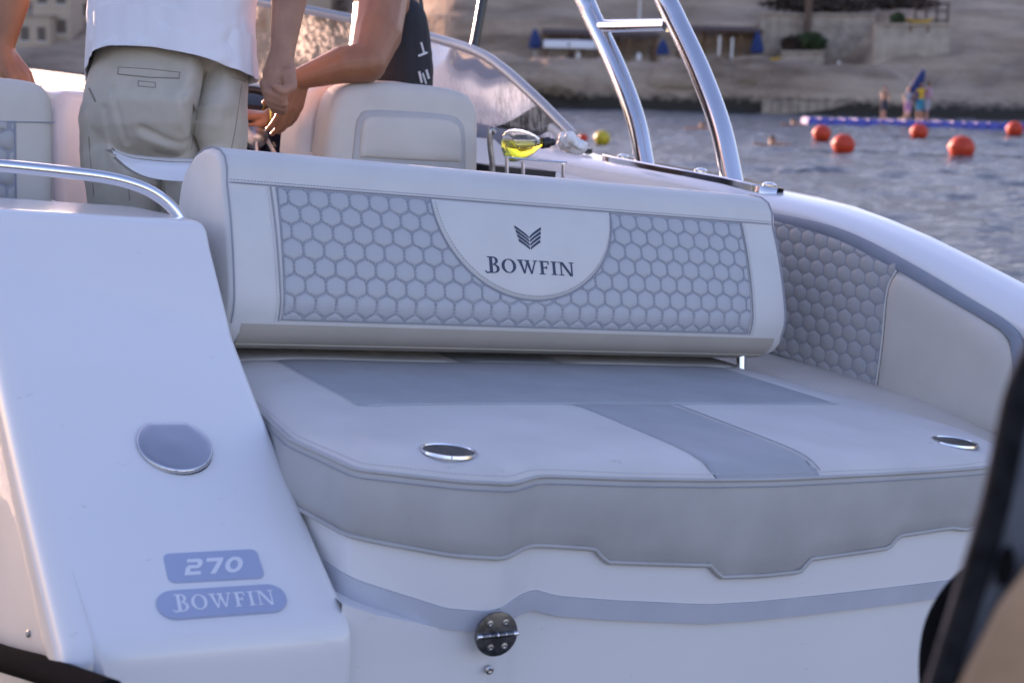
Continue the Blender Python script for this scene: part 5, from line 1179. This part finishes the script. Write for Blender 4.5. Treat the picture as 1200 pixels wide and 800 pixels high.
def steps():
    a = WD(940, 104, 87.0); e = empty('stone_steps', (a.x, 86.6, 0)); tag(e, 'stone steps climbing the bank behind the white rail posts', 'steps')
    for k in range(11): MB().box((.27*k+.9, .30*k, .35+.23*k-.4), (1.15, .18, .52)).build('step', 'stone_wall', e, smooth=False)
steps()
def ledge(pxa, pxb, yt, yb, Y, label):
    a, b = WD(pxa, yb, Y), WD(pxb, yt, Y); e = empty('stone_quay', (a.x, Y, -.4)); tag(e, label, 'quay'); L_ = b.x-a.x; h = b.z+.4; n = 9
    for k in range(n): MB().box((L_*(k+.5)/n, .6, h/2+.03*noise.noise(V((k*1.7, 0, 0)))), (L_/n/2-.02, .6, h/2)).build('quay_stone', 'stone_wall', e, smooth=False)
ledge(893, 990, 120, 130, 83.2, 'low stone quay at the foot of the bank')
# fence and shaded awning up on the second terrace
def fence(pxa, pxb, yt, yb, Y, n, label):
    a, b = WD(pxa, yb, Y), WD(pxb, yb, Y); e = empty('timber_fence', (a.x, Y, a.z-.4)); tag(e, label, 'fence'); h = WD(pxa, yt, Y).z-a.z+.4
    for k in range(n): MB().box(((b.x-a.x)*k/(n-1), 0, h/2), (.05, .05, h/2)).build('fence_post', 'wood_dark', e)
    for k in (.35, .7, .95): MB().box(((b.x-a.x)/2, -.06, h*k), ((b.x-a.x)/2, .02, .05)).build('fence_rail', 'wood_dark', e)
fence(1072, 1110, 2, 27, 89.9, 4, 'dark timber frame standing on the pale stone wall')
def house(px, py, Y, wd, dp, h, label, cols, rows_, material='house_wall'):
    p = WD(px, py, Y); g = V((p.x, Y, ground_z(p.x, Y)-.8)); e = empty('house', g); tag(e, label, 'house', 'houses on the far shore'); h += .8
    MB().box((0, dp/2, h/2), (wd/2, dp/2, h/2)).build('wall', material, e, smooth=False); MB().box((0, dp/2, h+.12), (wd/2+.15, dp/2+.15, .12)).build('roof', 'stone_light', e, smooth=False)
    for i in range(cols):
        for j in range(rows_):
            c = V((-wd/2+wd*(i+.5)/cols, -.02, 1.9+j*2.6)); wn = MB().box(c, (wd/cols*.24, .05, .6)).build('window', 'house_window', e, smooth=False); MB().box(c+V((0, -.03, -.66)), (wd/cols*.28, .09, .05)).build('sill', 'pole_white', wn, smooth=False)
house(62, 60, 142, 3.4, 4, 4.6, 'tall pale house on the far shore, left of the standing man', 2, 2); house(30, 70, 140, 4.5, 4, 2.6, 'low wide house by the water at the left edge', 3, 1); house(88, 40, 150, 4.5, 4, 3.4, 'house half hidden behind the standing man', 2, 1); house(20, 20, 156, 6, 4, 5.0, 'upper house on the far slope at the left edge', 3, 2)
house(350, 60, 146, 6, 5, 4.2, 'house on the far shore seen through the windscreen', 3, 1); house(385, 30, 152, 5, 5, 4.2, 'upper house on the far shore seen through the windscreen', 2, 1)
